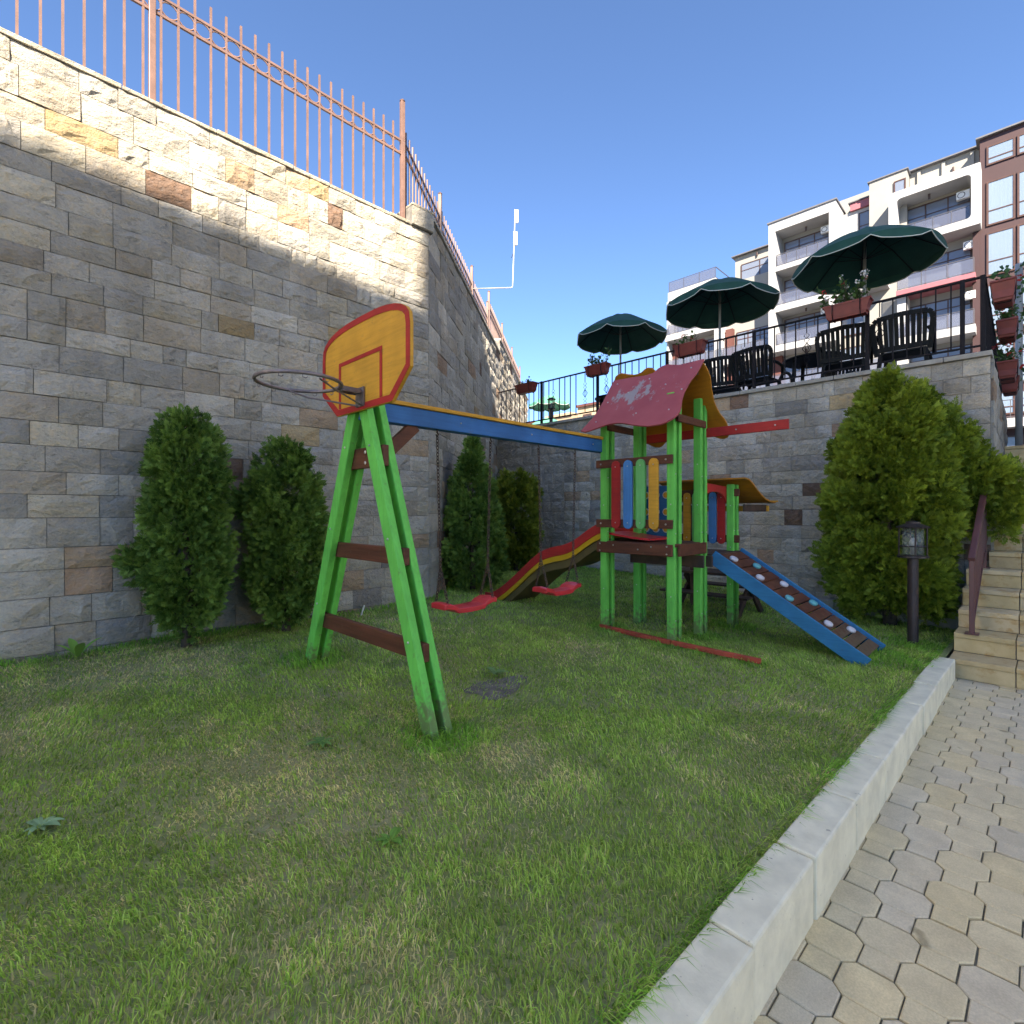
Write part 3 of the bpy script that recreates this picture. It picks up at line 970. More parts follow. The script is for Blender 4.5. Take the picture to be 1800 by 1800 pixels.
for i in range(12):
    t = 2 * math.pi * (i + .5) / 12
    c = Vector((RC[0] + RR * math.cos(t), RC[1] + RR * math.sin(t), RZ - .018))
    tv = Vector((-math.sin(t), math.cos(t), 0))
    mb = MB(); mb.tube([c - tv * .014 + Vector((0, 0, .012)), c - tv * .012 - Vector((0, 0, .006)), c + tv * .004 - Vector((0, 0, .01)), c + tv * .012 - Vector((0, 0, .002))], .0028, 5)
    mb.build('net_hook', 'rim', rim)
mb = MB()
mb.box(XBB - .012, XBB - .003, YC - .045, YC + .055, 2.165, 2.285)
mb.box(XBB - .17, XBB - .012, YC - .035, YC + .045, 2.250, 2.262)
mb.bar((XBB - .145, YC - .03, 2.255), (XBB - .02, YC - .03, 2.255), .006, .03)
mb.bar((XBB - .145, YC + .04, 2.255), (XBB - .02, YC + .04, 2.255), .006, .03)
mb.build('bracket', 'rim', bb)
for dy in (-.17, .19):
    mb = MB(); mb.tube([(RC[0] + .03, RC[1] + dy * 1.17, RZ - .008), (RC[0] + .13, RC[1] + dy * .95, RZ - .04), (XBB - .012, YC + .005 + dy * .12, 2.172)], .006, 6)
    mb.build('support_rod', 'rim', bb)

# ------------------------------------------------------------------ swings
def chain(p, q, parent, link=.034):
    p = Vector(p); q = Vector(q); d = q - p; n = max(2, int(d.length / (link * .74)))
    mb = MB()
    dn = d.normalized()
    a = Vector((1, 0, 0)); a = (a - dn * a.dot(dn)).normalized(); b_ = dn.cross(a)
    for i in range(n):
        c = p + d * (i + .5) / n
        s1 = a if i % 2 else b_
        ring = []
        for t in range(8):
            an_ = 2 * math.pi * t / 8
            ring.append(c + dn * math.cos(an_) * link / 2 + s1 * math.sin(an_) * link * .30)
        mb.tube(ring, .0038, 4, True)
    return mb.build('chain', 'chain', parent)
def swing(x0, x1, zs, label):
    xm = (x0 + x1) / 2
    t = thing('swing', label, 'swing', (xm, YA, zs), 'swings hanging from the beam')
    W = (x1 - x0) / 2 - .005
    prof = [(-W, .040), (-W + .035, .046), (-W + .105, .026), (-W + .135, .002), (0, -.004), (W - .135, .002), (W - .105, .026), (W - .035, .046), (W, .040)]
    mb = MB()
    th = .040; D = .085
    vs = []; fs = []
    n = len(prof)
    for (u, z) in prof:
        vs += [(xm + u, YA - D, zs + z - .004), (xm + u, YA, zs + z + .004), (xm + u, YA + D, zs + z - .004), (xm + u, YA + D, zs + z - th - .004), (xm + u, YA - D, zs + z - th - .004)]
    for i in range(n - 1):
        for k in range(5):
            k2 = (k + 1) % 5
            fs.append((i * 5 + k, i * 5 + k2, i * 5 + 5 + k2, i * 5 + 5 + k))
    fs += [(0, 4, 3, 2, 1), tuple((n - 1) * 5 + k for k in range(5))]
    mb.add(vs, fs); mb.build('seat', 'seat_red', t, bevel=.007, seg=2)
    for x, sgn in ((x0, 1), (x1, -1)):
        ap = (x + sgn * .03, YA, zs + .30)
        mb = MB(); mb.tube([(x, YA, 2.112), (x, YA, 2.095), (x + .012, YA, 2.08), (x, YA, 2.062), (x - .012, YA, 2.078)], .006, 6); mb.build('hook', 'chain', t)
        chain((x, YA, 2.07), ap, t)
        chain(ap, (x + sgn * .045, YA - .075, zs + .03), t)
        chain(ap, (x + sgn * .045, YA + .075, zs + .03), t)
swing(2.31, 2.85, .775, 'red plastic swing seat on chains nearest the A-frame')
swing(3.44, 3.97, .775, 'red plastic swing seat on chains nearest the play tower')

# ------------------------------------------------------------------ play tower
tw = thing('play_tower', 'wooden play tower with red wavy roof, slide and blue climbing ramp', 'play tower', (4.66, 2.63, lz(4.66, 2.63)))
def post_pair(x, y, zt, w=.052, gap=.048, dy=.075):
    for sx in (-1, 1):
        xc = x + sx * (gap + w) / 2
        mb = MB(); mb.box(xc - w / 2, xc + w / 2, y - dy / 2, y + dy / 2, lz(x, y) - .1, zt)
        o = mb.build('post', 'green', tw, bevel=.006)
        for z in (.75, 1.15, 1.6, 2.0):
            if z < zt - .15: bolt((xc - w / 2 - .0005, y + .005 * sx, z + .03 * sx), (-1, 0, 0), o, .006)
        for z in (.5, 1.3, 1.85):
            if z < zt - .15: bolt((xc, y - dy / 2 - .0005, z), (0, -1, 0), o, .006)
FLx, FLy, FRy, RRx = 4.435, 3.04, 2.30, 4.935
post_pair(FLx, FLy, 2.46); post_pair(FLx, FRy, 2.60); post_pair(RRx, FRy - .02, 2.62); post_pair(RRx - .02, FLy - .09, 2.46)
X2, Y2 = 5.66, 2.25
post_pair(X2, Y2, 1.80); post_pair(X2, 2.97, 1.78)
def beamy(nm, mat, x0, x1, y0, y1, z0, z1, bv=.005):
    mb = MB(); mb.box(x0, x1, y0, y1, z0, z1); return mb.build(nm, mat, tw, bevel=bv)
# deck of the tower
for k in range(6):
    xa = 4.37 + k * .108
    beamy('deck_board', 'brown', xa, xa + .102, 2.25, 3.08, 1.175, 1.205, .003)
o = beamy('deck_beam', 'brown', 4.328, 4.356, 2.27, 3.10, 1.09, 1.20)
for y, z in ((3.06, 1.18), (3.06, 1.11), (2.90, 1.17), (2.62, 1.14), (2.48, 1.17), (2.32, 1.18), (2.32, 1.11)): bolt((4.3275, y, z), (-1, 0, 0), o, .008)
beamy('deck_beam', 'brown', 4.40, 4.96, 2.225, 2.252, 1.09, 1.20)
beamy('deck_beam', 'brown_dark', 4.40, 4.98, 3.085, 3.112, 1.09, 1.17)
beamy('deck_beam', 'brown_dark', 4.83, 4.857, 2.20, 3.02, .955, 1.075)
beamy('deck_beam', 'brown_dark', 4.975, 5.002, 2.18, 3.02, .955, 1.065)
# lower bay deck
for k in range(6):
    xa = 5.01 + k * .108
    beamy('deck_board', 'brown_dark', xa, xa + .102, 2.16, 3.03, 1.055, 1.083, .003)
# front rails and pickets
for z0 in (1.345, 1.945):
    o = beamy('rail', 'brown', 4.330, 4.358, 2.27, 3.11, z0, z0 + .082)
    for y in (3.05, 2.33): bolt((4.3295, y, z0 + .04), (-1, 0, 0), o, .009)
def picket(x, y, z0, z1, w, mat, th=.022):
    mb = MB(); pl = []
    for i in range(9):
        t = math.pi * i / 8; pl.append((w / 2 * math.cos(t), z1 - w / 2 + w / 2 * math.sin(t)))
    for i in range(9):
        t = math.pi + math.pi * i / 8; pl.append((w / 2 * math.cos(t), z0 + w / 2 + w / 2 * math.sin(t)))
    mb.prism(pl, (th, 0, 0), lambda u, z: (x, y + u, z))
    o = mb.build('picket', mat, tw, bevel=.003)
    for z in (z0 + .06, z1 - .06): bolt((x - .0005, y, z), (-1, 0, 0), o, .006)
for y, mt in ((2.86, 'red'), (2.722, 'picket_blue'), (2.583, 'picket_green'), (2.445, 'yellow')):
    picket(4.306, y, 1.335, 2.005, .098, mt)
# far rail of the lower bay with pickets, arch and game panel
for z0 in (1.17, 1.67):
    o = beamy('rail', 'brown', 5.60, 5.628, 2.16, 3.02, z0, z0 + .08)
    for y in (2.85, 2.62, 2.38): bolt((5.5995, y, z0 + .04), (-1, 0, 0), o, .009)
for y, mt in ((2.88, 'picket_green'), (2.74, 'yellow'), (2.635, 'picket_green'), (2.44, 'picket_blue'), (2.345, 'red')):
    picket(5.576, y, 1.15, 1.72, .085, mt)
mb = MB(); arch = [(5.02, 1.80), (5.62, 1.775), (5.62, 1.60)] + [(5.30 + .27 * math.cos(t), 1.615 + .10 * math.sin(t)) for t in [math.pi * i / 8 for i in range(9)]] + [(5.02, 1.60)]
mb.prism(arch, (0, .02, 0), lambda u, z: (u, 2.29, z)); mb.build('arch_panel', 'red', tw, bevel=.003)
mb = MB(); mb.box(5.00, 5.022, 2.62, 2.98, 1.22, 1.78); gp = mb.build('game_panel', 'blue', tw, bevel=.006)
for yy in (2.68, 2.80, 2.92):
    for zz in (1.32, 1.50, 1.68):
        mb = MB(); mb.tube([(4.997, yy, zz), (4.985, yy, zz)], .040, 16); d = mb.build('disc', 'hold_white', gp)
        mb = MB(); mb.tube([(4.984, yy, zz), (4.979, yy, zz)], .030, 16); mb.build('disc_face', 'yellow', gp)
# awning over the table
mb = MB()
prof = [(5.50, 1.855), (5.62, 1.845), (5.74, 1.80), (5.86, 1.74), (5.98, 1.69), (6.12, 1.645), (6.28, 1.62), (6.44, 1.612)]
vs = []
for (x, z) in prof:
    vs += [(x, 2.06, z), (x, 3.10, z)]
mb.add(vs, [(2 * i, 2 * i + 2, 2 * i + 3, 2 * i + 1) for i in range(len(prof) - 1)])
aw = mb.build('awning', 'orange', tw, solid=.016)
mb = MB(); mb.bar((6.38, 2.02, 1.625), (6.38, 3.12, 1.625), .02, .018); mb.build('edge_strip', 'yellow', aw)
beamy('awning_beam', 'brown_dark', 5.70, 6.38, 2.13, 2.16, 1.505, 1.585); beamy('awning_beam', 'brown_dark', 5.70, 6.38, 3.02, 3.05, 1.505, 1.585)
beamy('awning_batten', 'yellow', 6.33, 6.375, 2.11, 3.08, 1.507, 1.575)
beamy('awning_post', 'brown_dark', 6.30, 6.36, 2.99, 3.05, .3, 1.505)
# roof panels: flat boards with a wavy cut outline, (y, distance down the slope)
RED_OUT = [(3.08, .056), (2.95, .062), (2.813, .071), (2.70, .082), (2.615, .070), (2.58, .012), (2.54, -.018), (2.488, -.023), (2.42, .002), (2.354, .026), (2.23, .022), (2.107, .016), (2.112, .12), (2.125, .221), (2.15, .30), (2.157, .348), (2.165, .46), (2.155, .563), (2.135, .64), (2.123, .713), (2.135, .765), (2.16, .80), (2.21, .836), (2.264, .858), (2.384, .861), (2.47, .842), (2.553, .817), (2.677, .771), (2.75, .757), (2.823, .754), (2.89, .764), (2.954, .784), (3.03, .808), (3.10, .825), (3.165, .80), (3.12, .69), (3.09, .593), (3.077, .48), (3.075, .374), (3.078, .27), (3.081, .183)]
ORG_OUT = [(3.122, .026), (3.088, -.019), (3.045, -.036), (3.003, -.038), (2.94, -.012), (2.874, .008), (2.83, .008), (2.783, -.002), (2.74, -.026), (2.699, -.036), (2.655, -.024), (2.627, .02), (2.40, .03), (2.134, .04), (2.118, .11), (2.112, .191), (2.135, .32), (2.148, .454), (2.14, .53), (2.126, .597), (2.10, .66), (2.09, .717), (2.088, .76), (2.093, .803), (2.105, .85), (2.124, .873), (2.16, .885), (2.2, .878), (2.267, .84), (2.40, .80), (2.55, .78), (2.70, .80), (2.80, .855), (2.85, .895), (2.891, .911), (2.94, .905), (2.973, .885), (3.03, .84), (3.12, .80), (3.15, .79), (3.12, .68), (3.10, .55), (3.09, .40), (3.095, .2)]
SLX, SLZ = .51 / math.hypot(.51, .63), .63 / math.hypot(.51, .63)
def panel(sgn, mat, outline):
    mb = MB()
    mb.prism(outline, (sgn * SLZ * .017, 0, SLX * .017), lambda y, d: (4.66 + sgn * (d * SLX + .001), y, 2.93 - d * SLZ))
    return mb.build('roof_panel', mat, tw, bevel=.003)
rp = panel(-1, 'roof_red', RED_OUT)
rp["label"] = 'red roof panel with flaking paint patches'
op = panel(1, 'orange', ORG_OUT)
for (y, d) in ((2.2, .12), (2.2, .42), (2.24, .68), (2.62, .16), (2.58, .66), (3.0, .14), (3.0, .42), (3.02, .70), (2.4, .30), (2.8, .32)):
    bolt((4.66 - d * SLX - SLZ * .018, y, 2.93 - d * SLZ + SLX * .018), (-SLZ, 0, SLX), rp, .008)
for y in (2.24, 3.0):
    beamy('roof_tie', 'brown', 4.37, 4.95, y - .014, y + .014, 2.33, 2.40)
beamy('ridge_beam', 'brown_dark', 4.638, 4.682, 2.18, 3.05, 2.80, 2.872)
rb = beamy('cross_bar', 'red', 4.985, 5.012, 1.49, 3.06, 2.245, 2.335); rb["label"] = 'red bar jutting out beyond the tower'
for y in (1.6, 1.95, 2.25): bolt((4.9845, y, 2.29), (-1, 0, 0), rb, .008)
# slide
SP = [(3.02, 1.30), (3.14, 1.285), (3.30, 1.20), (3.45, 1.105), (3.60, 1.045), (3.78, 1.005), (3.95, .945), (4.10, .845), (4.26, .72), (4.42, .60), (4.56, .50), (4.70, .42), (4.80, .385), (4.90, .375)]
def spline(pts, n):
    out = []
    P_ = [Vector((0, a, b_)) for a, b_ in pts]
    P_ = [P_[0] * 2 - P_[1]] + P_ + [P_[-1] * 2 - P_[-2]]
    for i in range(1, len(P_) - 2):
        for k in range(n):
            t = k / n
            p0, p1, p2, p3 = P_[i - 1:i + 3]
            out.append(.5 * ((2 * p1) + (p2 - p0) * t + (2 * p0 - 5 * p1 + 4 * p2 - p3) * t * t + (3 * p1 - p0 - 3 * p2 + p3) * t ** 3))
    out.append(P_[-2])
    return [(p.y, p.z) for p in out]
sp = spline(SP, 4)
slide = MB()
def sheet(mb, x0, x1, z_off0, z_off1, pts):
    n = len(pts); vs = []
    for (y, z) in pts:
        vs += [(x0, y, z + z_off0), (x1, y, z + z_off0), (x1, y, z + z_off1), (x0, y, z + z_off1)]
    fs = [(0, 1, 2, 3), tuple(4 * (n - 1) + k for k in (3, 2, 1, 0))]
    for i in range(n - 1):
        for k in range(4):
            k2 = (k + 1) % 4
            fs.append((4 * i + k, 4 * i + k2, 4 * i + 4 + k2, 4 * i + 4 + k))
    mb.add(vs, fs)
    return mb
sd = sheet(MB(), 4.43, 4.90, -.07, -.045, sp).build('slide', 'slide_yellow', tw, smooth=False)
for (xa, xb_) in ((4.405, 4.43), (4.90, 4.925)):
    sheet(MB(), xa, xb_, -.015, .095, sp).build('side_board', 'red', sd, bevel=.006)
    sheet(MB(), xa + .006, xb_ - .004, -.075, -.016, sp).build('side_trim', 'slide_yellow', sd)
sheet(MB(), 4.435, 4.895, -.165, -.076, sp).build('underbody', 'slide_under', sd)
for x in (4.50, 4.83):
    mb = MB(); mb.bar((x, 4.55, lz(4.6, 4.55) - .05), (x, 4.55, .32), .05, .05, (1, 0, 0)); mb.build('slide_leg', 'brown_dark', sd)
# pink red plastic at the slide entry
sheet(MB(), 4.43, 4.86, 0, .02, [(2.55, 1.222), (2.75, 1.235), (2.95, 1.26), (3.05, 1.275)]).build('slide_entry', 'seat_red', sd)
# climbing ramp (runs towards -Y, drifting in +X)
A0, A1 = Vector((5.02, 2.16, 1.085)), Vector((5.69, 2.16, 1.085))
B0, B1 = Vector((5.27, .96, .235)), Vector((5.93, .96, .235))
dn = (B0 - A0).normalized(); wv = Vector((1, 0, 0)); nv = wv.cross(dn).normalized()
if nv.z < 0: nv = -nv
rm = MB()
for (p, q_) in ((A0, B0), (A1, B1)):
    rm.bar(p - nv * .045 - dn * .02, q_ - nv * .045 + dn * .03, .026, .135, (1, 0, 0))
ramp_o = MB()
rmp = rm.build('ramp', 'ramp_blue', tw, bevel=.005)
nb = 13
for k in range(nb):
    t0, t1 = k / nb, (k + 1) / nb
    a = A0.lerp(B0, t0 + .004); b_ = A1.lerp(B1, t0 + .004); c = A1.lerp(B1, t1 - .004); d = A0.lerp(B0, t1 - .004)
    a = a + wv * .016; d = d + wv * .016; b_ = b_ - wv * .016; c = c - wv * .016
    hgt = random.uniform(-.002, .002)
    top = [x - nv * (.012 + hgt) for x in (a, b_, c, d)]; bot = [x - nv * .035 for x in (a, b_, c, d)]
    mb = MB(); mb.add(top + bot, [(0, 1, 2, 3), (7, 6, 5, 4), (0, 4, 5, 1), (1, 5, 6, 2), (2, 6, 7, 3), (3, 7, 4, 0)])
    mb.build('ramp_board', 'brown', rmp, bevel=.003)
for (t, u, mt) in ((.07, .32, 'hold_white'), (.17, .72, 'hold_teal'), (.27, .30, 'hold_white'), (.37, .74, 'hold_white'), (.48, .28, 'hold_teal'), (.57, .80, 'hold_teal'), (.73, .35, 'hold_white'), (.83, .76, 'hold_white')):
    c = A0.lerp(B0, t).lerp(A1.lerp(B1, t), u) - nv * .012
    mb = MB(); prof = [(.045, 0), (.052, .012), (.046, .026), (.022, .032), (.012, .024)]
    vs = []; fs = []; n = 14
    for (r_, h_) in prof:
        for k in range(n):
            an_ = 2 * math.pi * k / n
            vs.append(c + (wv * math.cos(an_) * 1.15 + dn * math.sin(an_) * .8) * r_ + nv * h_)
    for i in range(len(prof) - 1):
        for k in range(n):
            k2 = (k + 1) % n
            fs.append((i * n + k, i * n + k2, (i + 1) * n + k2, (i + 1) * n + k))
    fs.append(tuple((len(prof) - 1) * n + k for k in range(n)))
    mb.add(vs, fs); mb.build('climbing_hold', mt, rmp, smooth=True)
# red bar on the ground in front of the tower
za = lz(4.40, 3.0) + .035; zb = lz(4.42, 1.55) + .045
rbar = thing('ground_bar', 'faded red wooden bar lying in the grass before the tower', 'wooden bar', (4.38, 2.3, lz(4.4, 2.3)))
mb = MB(); mb.bar((4.335, 3.06, za), (4.335, 2.28, (za + zb) / 2), .045, .04); mb.build('plank', 'red_wood_old', rbar, bevel=.004)
mb = MB(); mb.bar((4.338, 2.27, (za + zb) / 2), (4.39, 1.52, zb), .045, .04); mb.build('plank', 'red_wood_old', rbar, bevel=.004)

# ------------------------------------------------------------------ picnic table behind the tower
pt = thing('picnic_table', 'weathered brown picnic table with benches under the orange awning', 'picnic table', (6.45, 2.75, lz(6.45, 2.75)))
gz0 = lz(6.45, 2.75)
for k in range(4):
    mb = MB(); x = 6.22 + k * .12; mb.box(x, x + .11, 2.20, 3.28, .72, .75); mb.build('table_board', 'brown_dark', pt, bevel=.004)
for xs in (5.93, 6.86):
    for k in range(2):
        mb = MB(); mb.box(xs + k * .10, xs + k * .10 + .09, 2.20, 3.28, .50, .525); mb.build('bench_board', 'brown_dark', pt, bevel=.004)
for y in (2.36, 3.12):
    for (xa, xb_) in ((6.10, 6.62), (6.80, 6.28)):
        mb = MB(); mb.bar((xa, y + (.02 if xa < 6.4 else -.02), gz0 - .05), (xb_, y + (.02 if xa < 6.4 else -.02), .718), .035, .085, (0, 1, 0)); mb.build('leg', 'brown_dark', pt, bevel=.004)
    mb = MB(); mb.bar((5.92, y + .06, .455), (7.06, y + .06, .455), .035, .085, (0, 1, 0)); mb.build('bench_beam', 'brown_dark', pt, bevel=.004)

# ------------------------------------------------------------------ bollard lamp
def bollard(x, y, z0, label, s=1.0):
    t = thing('bollard_lamp', label, 'lamp', (x, y, z0), 'garden bollard lamps')
    mb = MB(); mb.tube([(x, y, z0 - .05), (x, y, z0 + .86 * s)], .046 * s, 14); mb.build('pole', 'lamp_metal', t, smooth=False)
    mb = MB(); mb.lathe([(.046 * s, 0), (.13 * s, .012 * s), (.13 * s, .03 * s), (.10 * s, .035 * s)], (x, y, z0 + .86 * s), 20); mb.build('lamp_base', 'lamp_metal', t)
    mb = MB(); mb.lathe([(.09 * s, 0), (.09 * s, .27 * s)], (x, y, z0 + .895 * s), 20); mb.build('lamp_glass', 'lamp_glass', t, smooth=True)
    mb = MB(); mb.lathe([(.022 * s, 0), (.03 * s, .09 * s), (.035 * s, .12 * s), (.012 * s, .17 * s)], (x, y, z0 + .90 * s), 12); mb.build('bulb', 'pole', t, smooth=True)
    mb = MB(); mb.lathe([(.135 * s, 0), (.14 * s, .012 * s), (.06 * s, .045 * s), (.06 * s, .06 * s), (.01 * s, .075 * s)], (x, y, z0 + 1.166 * s), 20); mb.build('lamp_cap', 'lamp_metal', t)
    for k in range(4):
        a = math.pi / 2 * k + .3
        cx_, cy_ = x + .112 * s * math.cos(a), y + .112 * s * math.sin(a)
        mb = MB(); mb.tube([(cx_, cy_, z0 + .87 * s), (cx_, cy_, z0 + 1.17 * s)], .008 * s, 6); mb.build('cage_rod', 'lamp_metal', t)
    mb = MB(); mb.tube([(x + .112 * s * math.cos(a), y + .112 * s * math.sin(a), z0 + .985 * s) for a in [2 * math.pi * i / 24 for i in range(24)]], .007 * s, 5, True); mb.build('cage_ring', 'lamp_metal', t)
bollard(6.45, .785, lz(6.45, .785), 'dark bronze bollard lamp in the grass before the golden shrub')

# ------------------------------------------------------------------ apartment building behind the terrace
ab = thing('apartment_building', 'tall white, cream and maroon apartment building with framed balconies above the terrace', 'building', (40, 8, TZ))
def part(nm, mat, x0, x1, y0, y1, z0, z1, parent=None, bv=0):
    mb = MB(); mb.box(x0, x1, y0, y1, z0, z1); return mb.build(nm, mat, parent or ab, bevel=bv)
def window(y0, y1, z0, z1, X, cols=2, bar=None, fr='window_frame', pane='pane', curtain=False, fw=.07):
    mb = MB()
    xf0, xf1 = X - .07, X - .004
    mb.box(xf0, xf1, y0, y1, z1 - fw, z1); mb.box(xf0, xf1, y0, y1, z0, z0 + fw)
    ys = [y0 + (y1 - y0) * i / cols for i in range(cols + 1)]
    for y in ys:
        a = min(max(y - fw / 2, y0), y1 - fw)
        mb.box(xf0 - .002, xf1 - .002, a, a + fw, z0 + .003, z1 - .003)
    for b_ in (bar or []):
        zz = z0 + (z1 - z0) * b_
        mb.box(xf0 + .004, xf1 + .0015, y0 + .01, y1 - .01, zz - .03, zz + .03)
    w_ = mb.build('window', fr, ab)
    for i in range(cols):
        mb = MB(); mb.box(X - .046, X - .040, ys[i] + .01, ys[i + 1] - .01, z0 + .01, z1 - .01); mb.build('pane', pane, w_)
    if curtain:
        vs = []; fs = []; n = int((y1 - y0) / .045)
        for i in range(n + 1):
            y = y0 + .03 + (y1 - y0 - .06) * i / n
            x = X - .021 + .012 * math.sin(i * 1.9 + math.sin(i * .37) * 1.5)
            vs += [(x, y, z0 + .03), (x, y, z1 - .03)]
        for i in range(n): fs.append((2 * i, 2 * i + 2, 2 * i + 3, 2 * i + 1))
        mb = MB(); mb.add(vs, fs); mb.build('curtain', 'curtain', w_)
    return w_
def balcony_rail(y0, y1, z0, z1, X, n=4, mat='metal_rail', gl=True):
    mb = MB(); mb.box(X - .02, X + .02, y0, y1, z1 - .04, z1); mb.box(X - .015, X + .015, y0, y1, z0 + .06, z0 + .09)
    for i in range(n + 1):
        y = y0 + (y1 - y0) * i / n
        mb.box(X - .018, X + .018, y - .018, y + .018, z0 + .001, z1 - .042)
    o = mb.build('balcony_railing', mat, ab)
    if gl:
        mb = MB(); mb.box(X - .006, X + .006, y0 + .03, y1 - .03, z0 + .10, z1 - .08); mb.build('rail_glass', 'rail_glass', o)
    return o
def ac_unit(x, y, z):
    mb = MB(); mb.box(x, x + .26, y - .3, y + .3, z, z + .45); o = mb.build('ac_unit', 'white_box', ab, bevel=.03)
    mb = MB(); mb.tube([(x - .01, y + .08 + .16 * math.cos(t), z + .22 + .16 * math.sin(t)) for t in [2 * math.pi * i / 16 for i in range(16)]], .02, 5, True); mb.build('fan_ring', 'roof_edge', o)
    return o
def wall_lamp(x, y, z):
    mb = MB(); mb.box(x - .05, x + .05, y - .06, y + .06, z - .28, z); mb.build('ceiling_lamp', 'window_dark_frame', ab, bevel=.02)

# body of the long facade
part('wall', 'cream_wall', 40, 52, 1.78, 21, 0, 19.2)
part('wall', 'cream_wall', 40.9, 52, 1.78, 9, 19.2, 22.9)
# --- left wing with roof terrace
part('wall', 'white_wall', 39.2, 40, 16.9, 20.9, 18.95, 19.67)
balcony_rail(16.95, 20.85, 19.67, 20.56, 39.3, 3)
mb = MB(); mb.box(39.3, 42.0, 16.90, 16.94, 20.5, 20.56); mb.box(39.3, 42, 16.90, 16.94, 19.7, 19.74); mb.build('balcony_railing', 'metal_rail', ab)
mb = MB(); mb.box(39.2, 40, 20.86, 21.0, 0, 18.95); mb.build('wall', 'white_wall', ab)
for zs in (16.05, 13.15, 10.3, 7.4):
    part('balcony_slab', 'white_wall', 38.9, 40, 12.85 if zs < 14 else 16.9, 21.0, zs - .48, zs)
    balcony_rail(16.95, 20.8, zs, zs + .85, 39.0, 6)
    window(17.3, 20.4, zs + .03, zs + 2.1, 40, 4, [.72])
    part('stone_spandrel', 'brick_red', 39.86, 39.985, 20.45, 20.84, zs - 2.4, zs - .5)
    if zs < 16:
        window(13.0, 15.6, zs + .03, zs + 2.1, 40, 3, [.72], pane='pane', curtain=True)
        balcony_rail(12.9, 16.85, zs, zs + .85, 39.0, 6)
        part('pilaster', 'brick_red', 39.6, 39.985, 15.75, 16.3, zs + .002, zs + 2.4)
        ac_unit(39.3, 16.62, zs + 1.6)
part('pilaster', 'white_wall', 39.0, 39.99, 16.40, 16.92, 3, 19.1)
# --- penthouse
part('wall', 'cream_wall', 41.5, 50, 13.2, 16.3, 19.2, 21.75)
part('roof_edge', 'roof_edge', 41.2, 50.2, 13.0, 16.5, 21.755, 21.84)
window(13.0, 15.83, 19.75, 21.05, 41.5, 2, [.6], fr='window_dark_frame')
part('stone_spandrel', 'brick_red', 41.38, 41.49, 13.2, 15.83, 19.25, 19.7)
wall_lamp(41.4, 14.6, 21.6)
# --- white framed bay with loggias
part('wall', 'white_wall', 38.5, 40.8, 12.36, 12.80, 12.7, 21.85)
part('wall', 'white_wall', 38.5, 44, 8.67, 9.06, 12.7, 21.85)
part('wall', 'white_wall', 38.5, 44, 9.062, 12.358, 21.2, 21.848)
part('roof_edge', 'roof_edge', 38.42, 44.1, 8.60, 12.88, 21.853, 21.95)
part('wall', 'cream_wall', 40.0, 44, 9.062, 12.358, 19.2, 21.198)
for zs in (18.71, 15.96, 13.17, 10.3, 7.4):
    ya, yb = (9.062, 12.358) if zs > 13 else (5.95, 12.84)
    if zs == 15.96: ya = 5.95
    part('balcony_slab', 'white_wall', 38.52, 40.0, ya, yb, zs - (.33 if zs > 18 else .44), zs)
    balcony_rail(ya + .05, yb - .05, zs, zs + .85, 38.62, 5)
    window(9.3, 12.2, zs + .03, zs + 2.15, 39.985, 3, [.74], pane='pane', curtain=zs in (15.96, 10.3))
    wall_lamp(39.2, 10.6, zs + 2.42)
    ac_unit(39.55, 9.5, zs + 1.75)
    if zs < 17:
        window(6.4, 8.9, zs + .03, zs + 2.15, 39.98, 3, [.74], pane='pane', curtain=zs == 13.17)
        wall_lamp(39.2, 7.2, zs + 2.42)
part('pilaster', 'brick_red', 39.6, 39.98, 12.25, 12.84, 3, 12.7)
# --- recess with pink fascia
part('wall', 'white_wall', 40.3, 44, 7.05, 8.66, 19.0, 21.55)
part('fascia', 'pink', 40.1, 44, 7.05, 8.20, 21.56, 22.05)
part('roof_edge', 'roof_edge', 40.0, 44, 7.05, 8.30, 22.055, 22.12)
window(7.1, 7.75, 18.9, 21.3, 40.295, 1, [.62], fr='window_dark_frame')
# --- cream tower
part('wall', 'cream_wall', 39.5, 41, 5.10, 7.03, 3, 22.62)
part('roof_edge', 'roof_edge', 39.42, 41.2, 5.02, 7.12, 22.625, 22.70)
window(5.15, 5.75, 21.0, 22.1, 39.495, 1, None, fr='window_frame')
# --- top floor set back with pilasters
part('wall', 'cream_wall', 40.5, 44, 1.85, 5.08, 20.5, 22.78)
part('roof_edge', 'roof_edge', 40.2, 44, 1.80, 5.12, 22.785, 22.86)
for y in (4.62, 3.45, 2.15):
    part('pilaster', 'cream_wall', 40.36, 40.495, y - .08, y + .08, 20.9, 22.7)
wall_lamp(40.44, 3.0, 22.2)
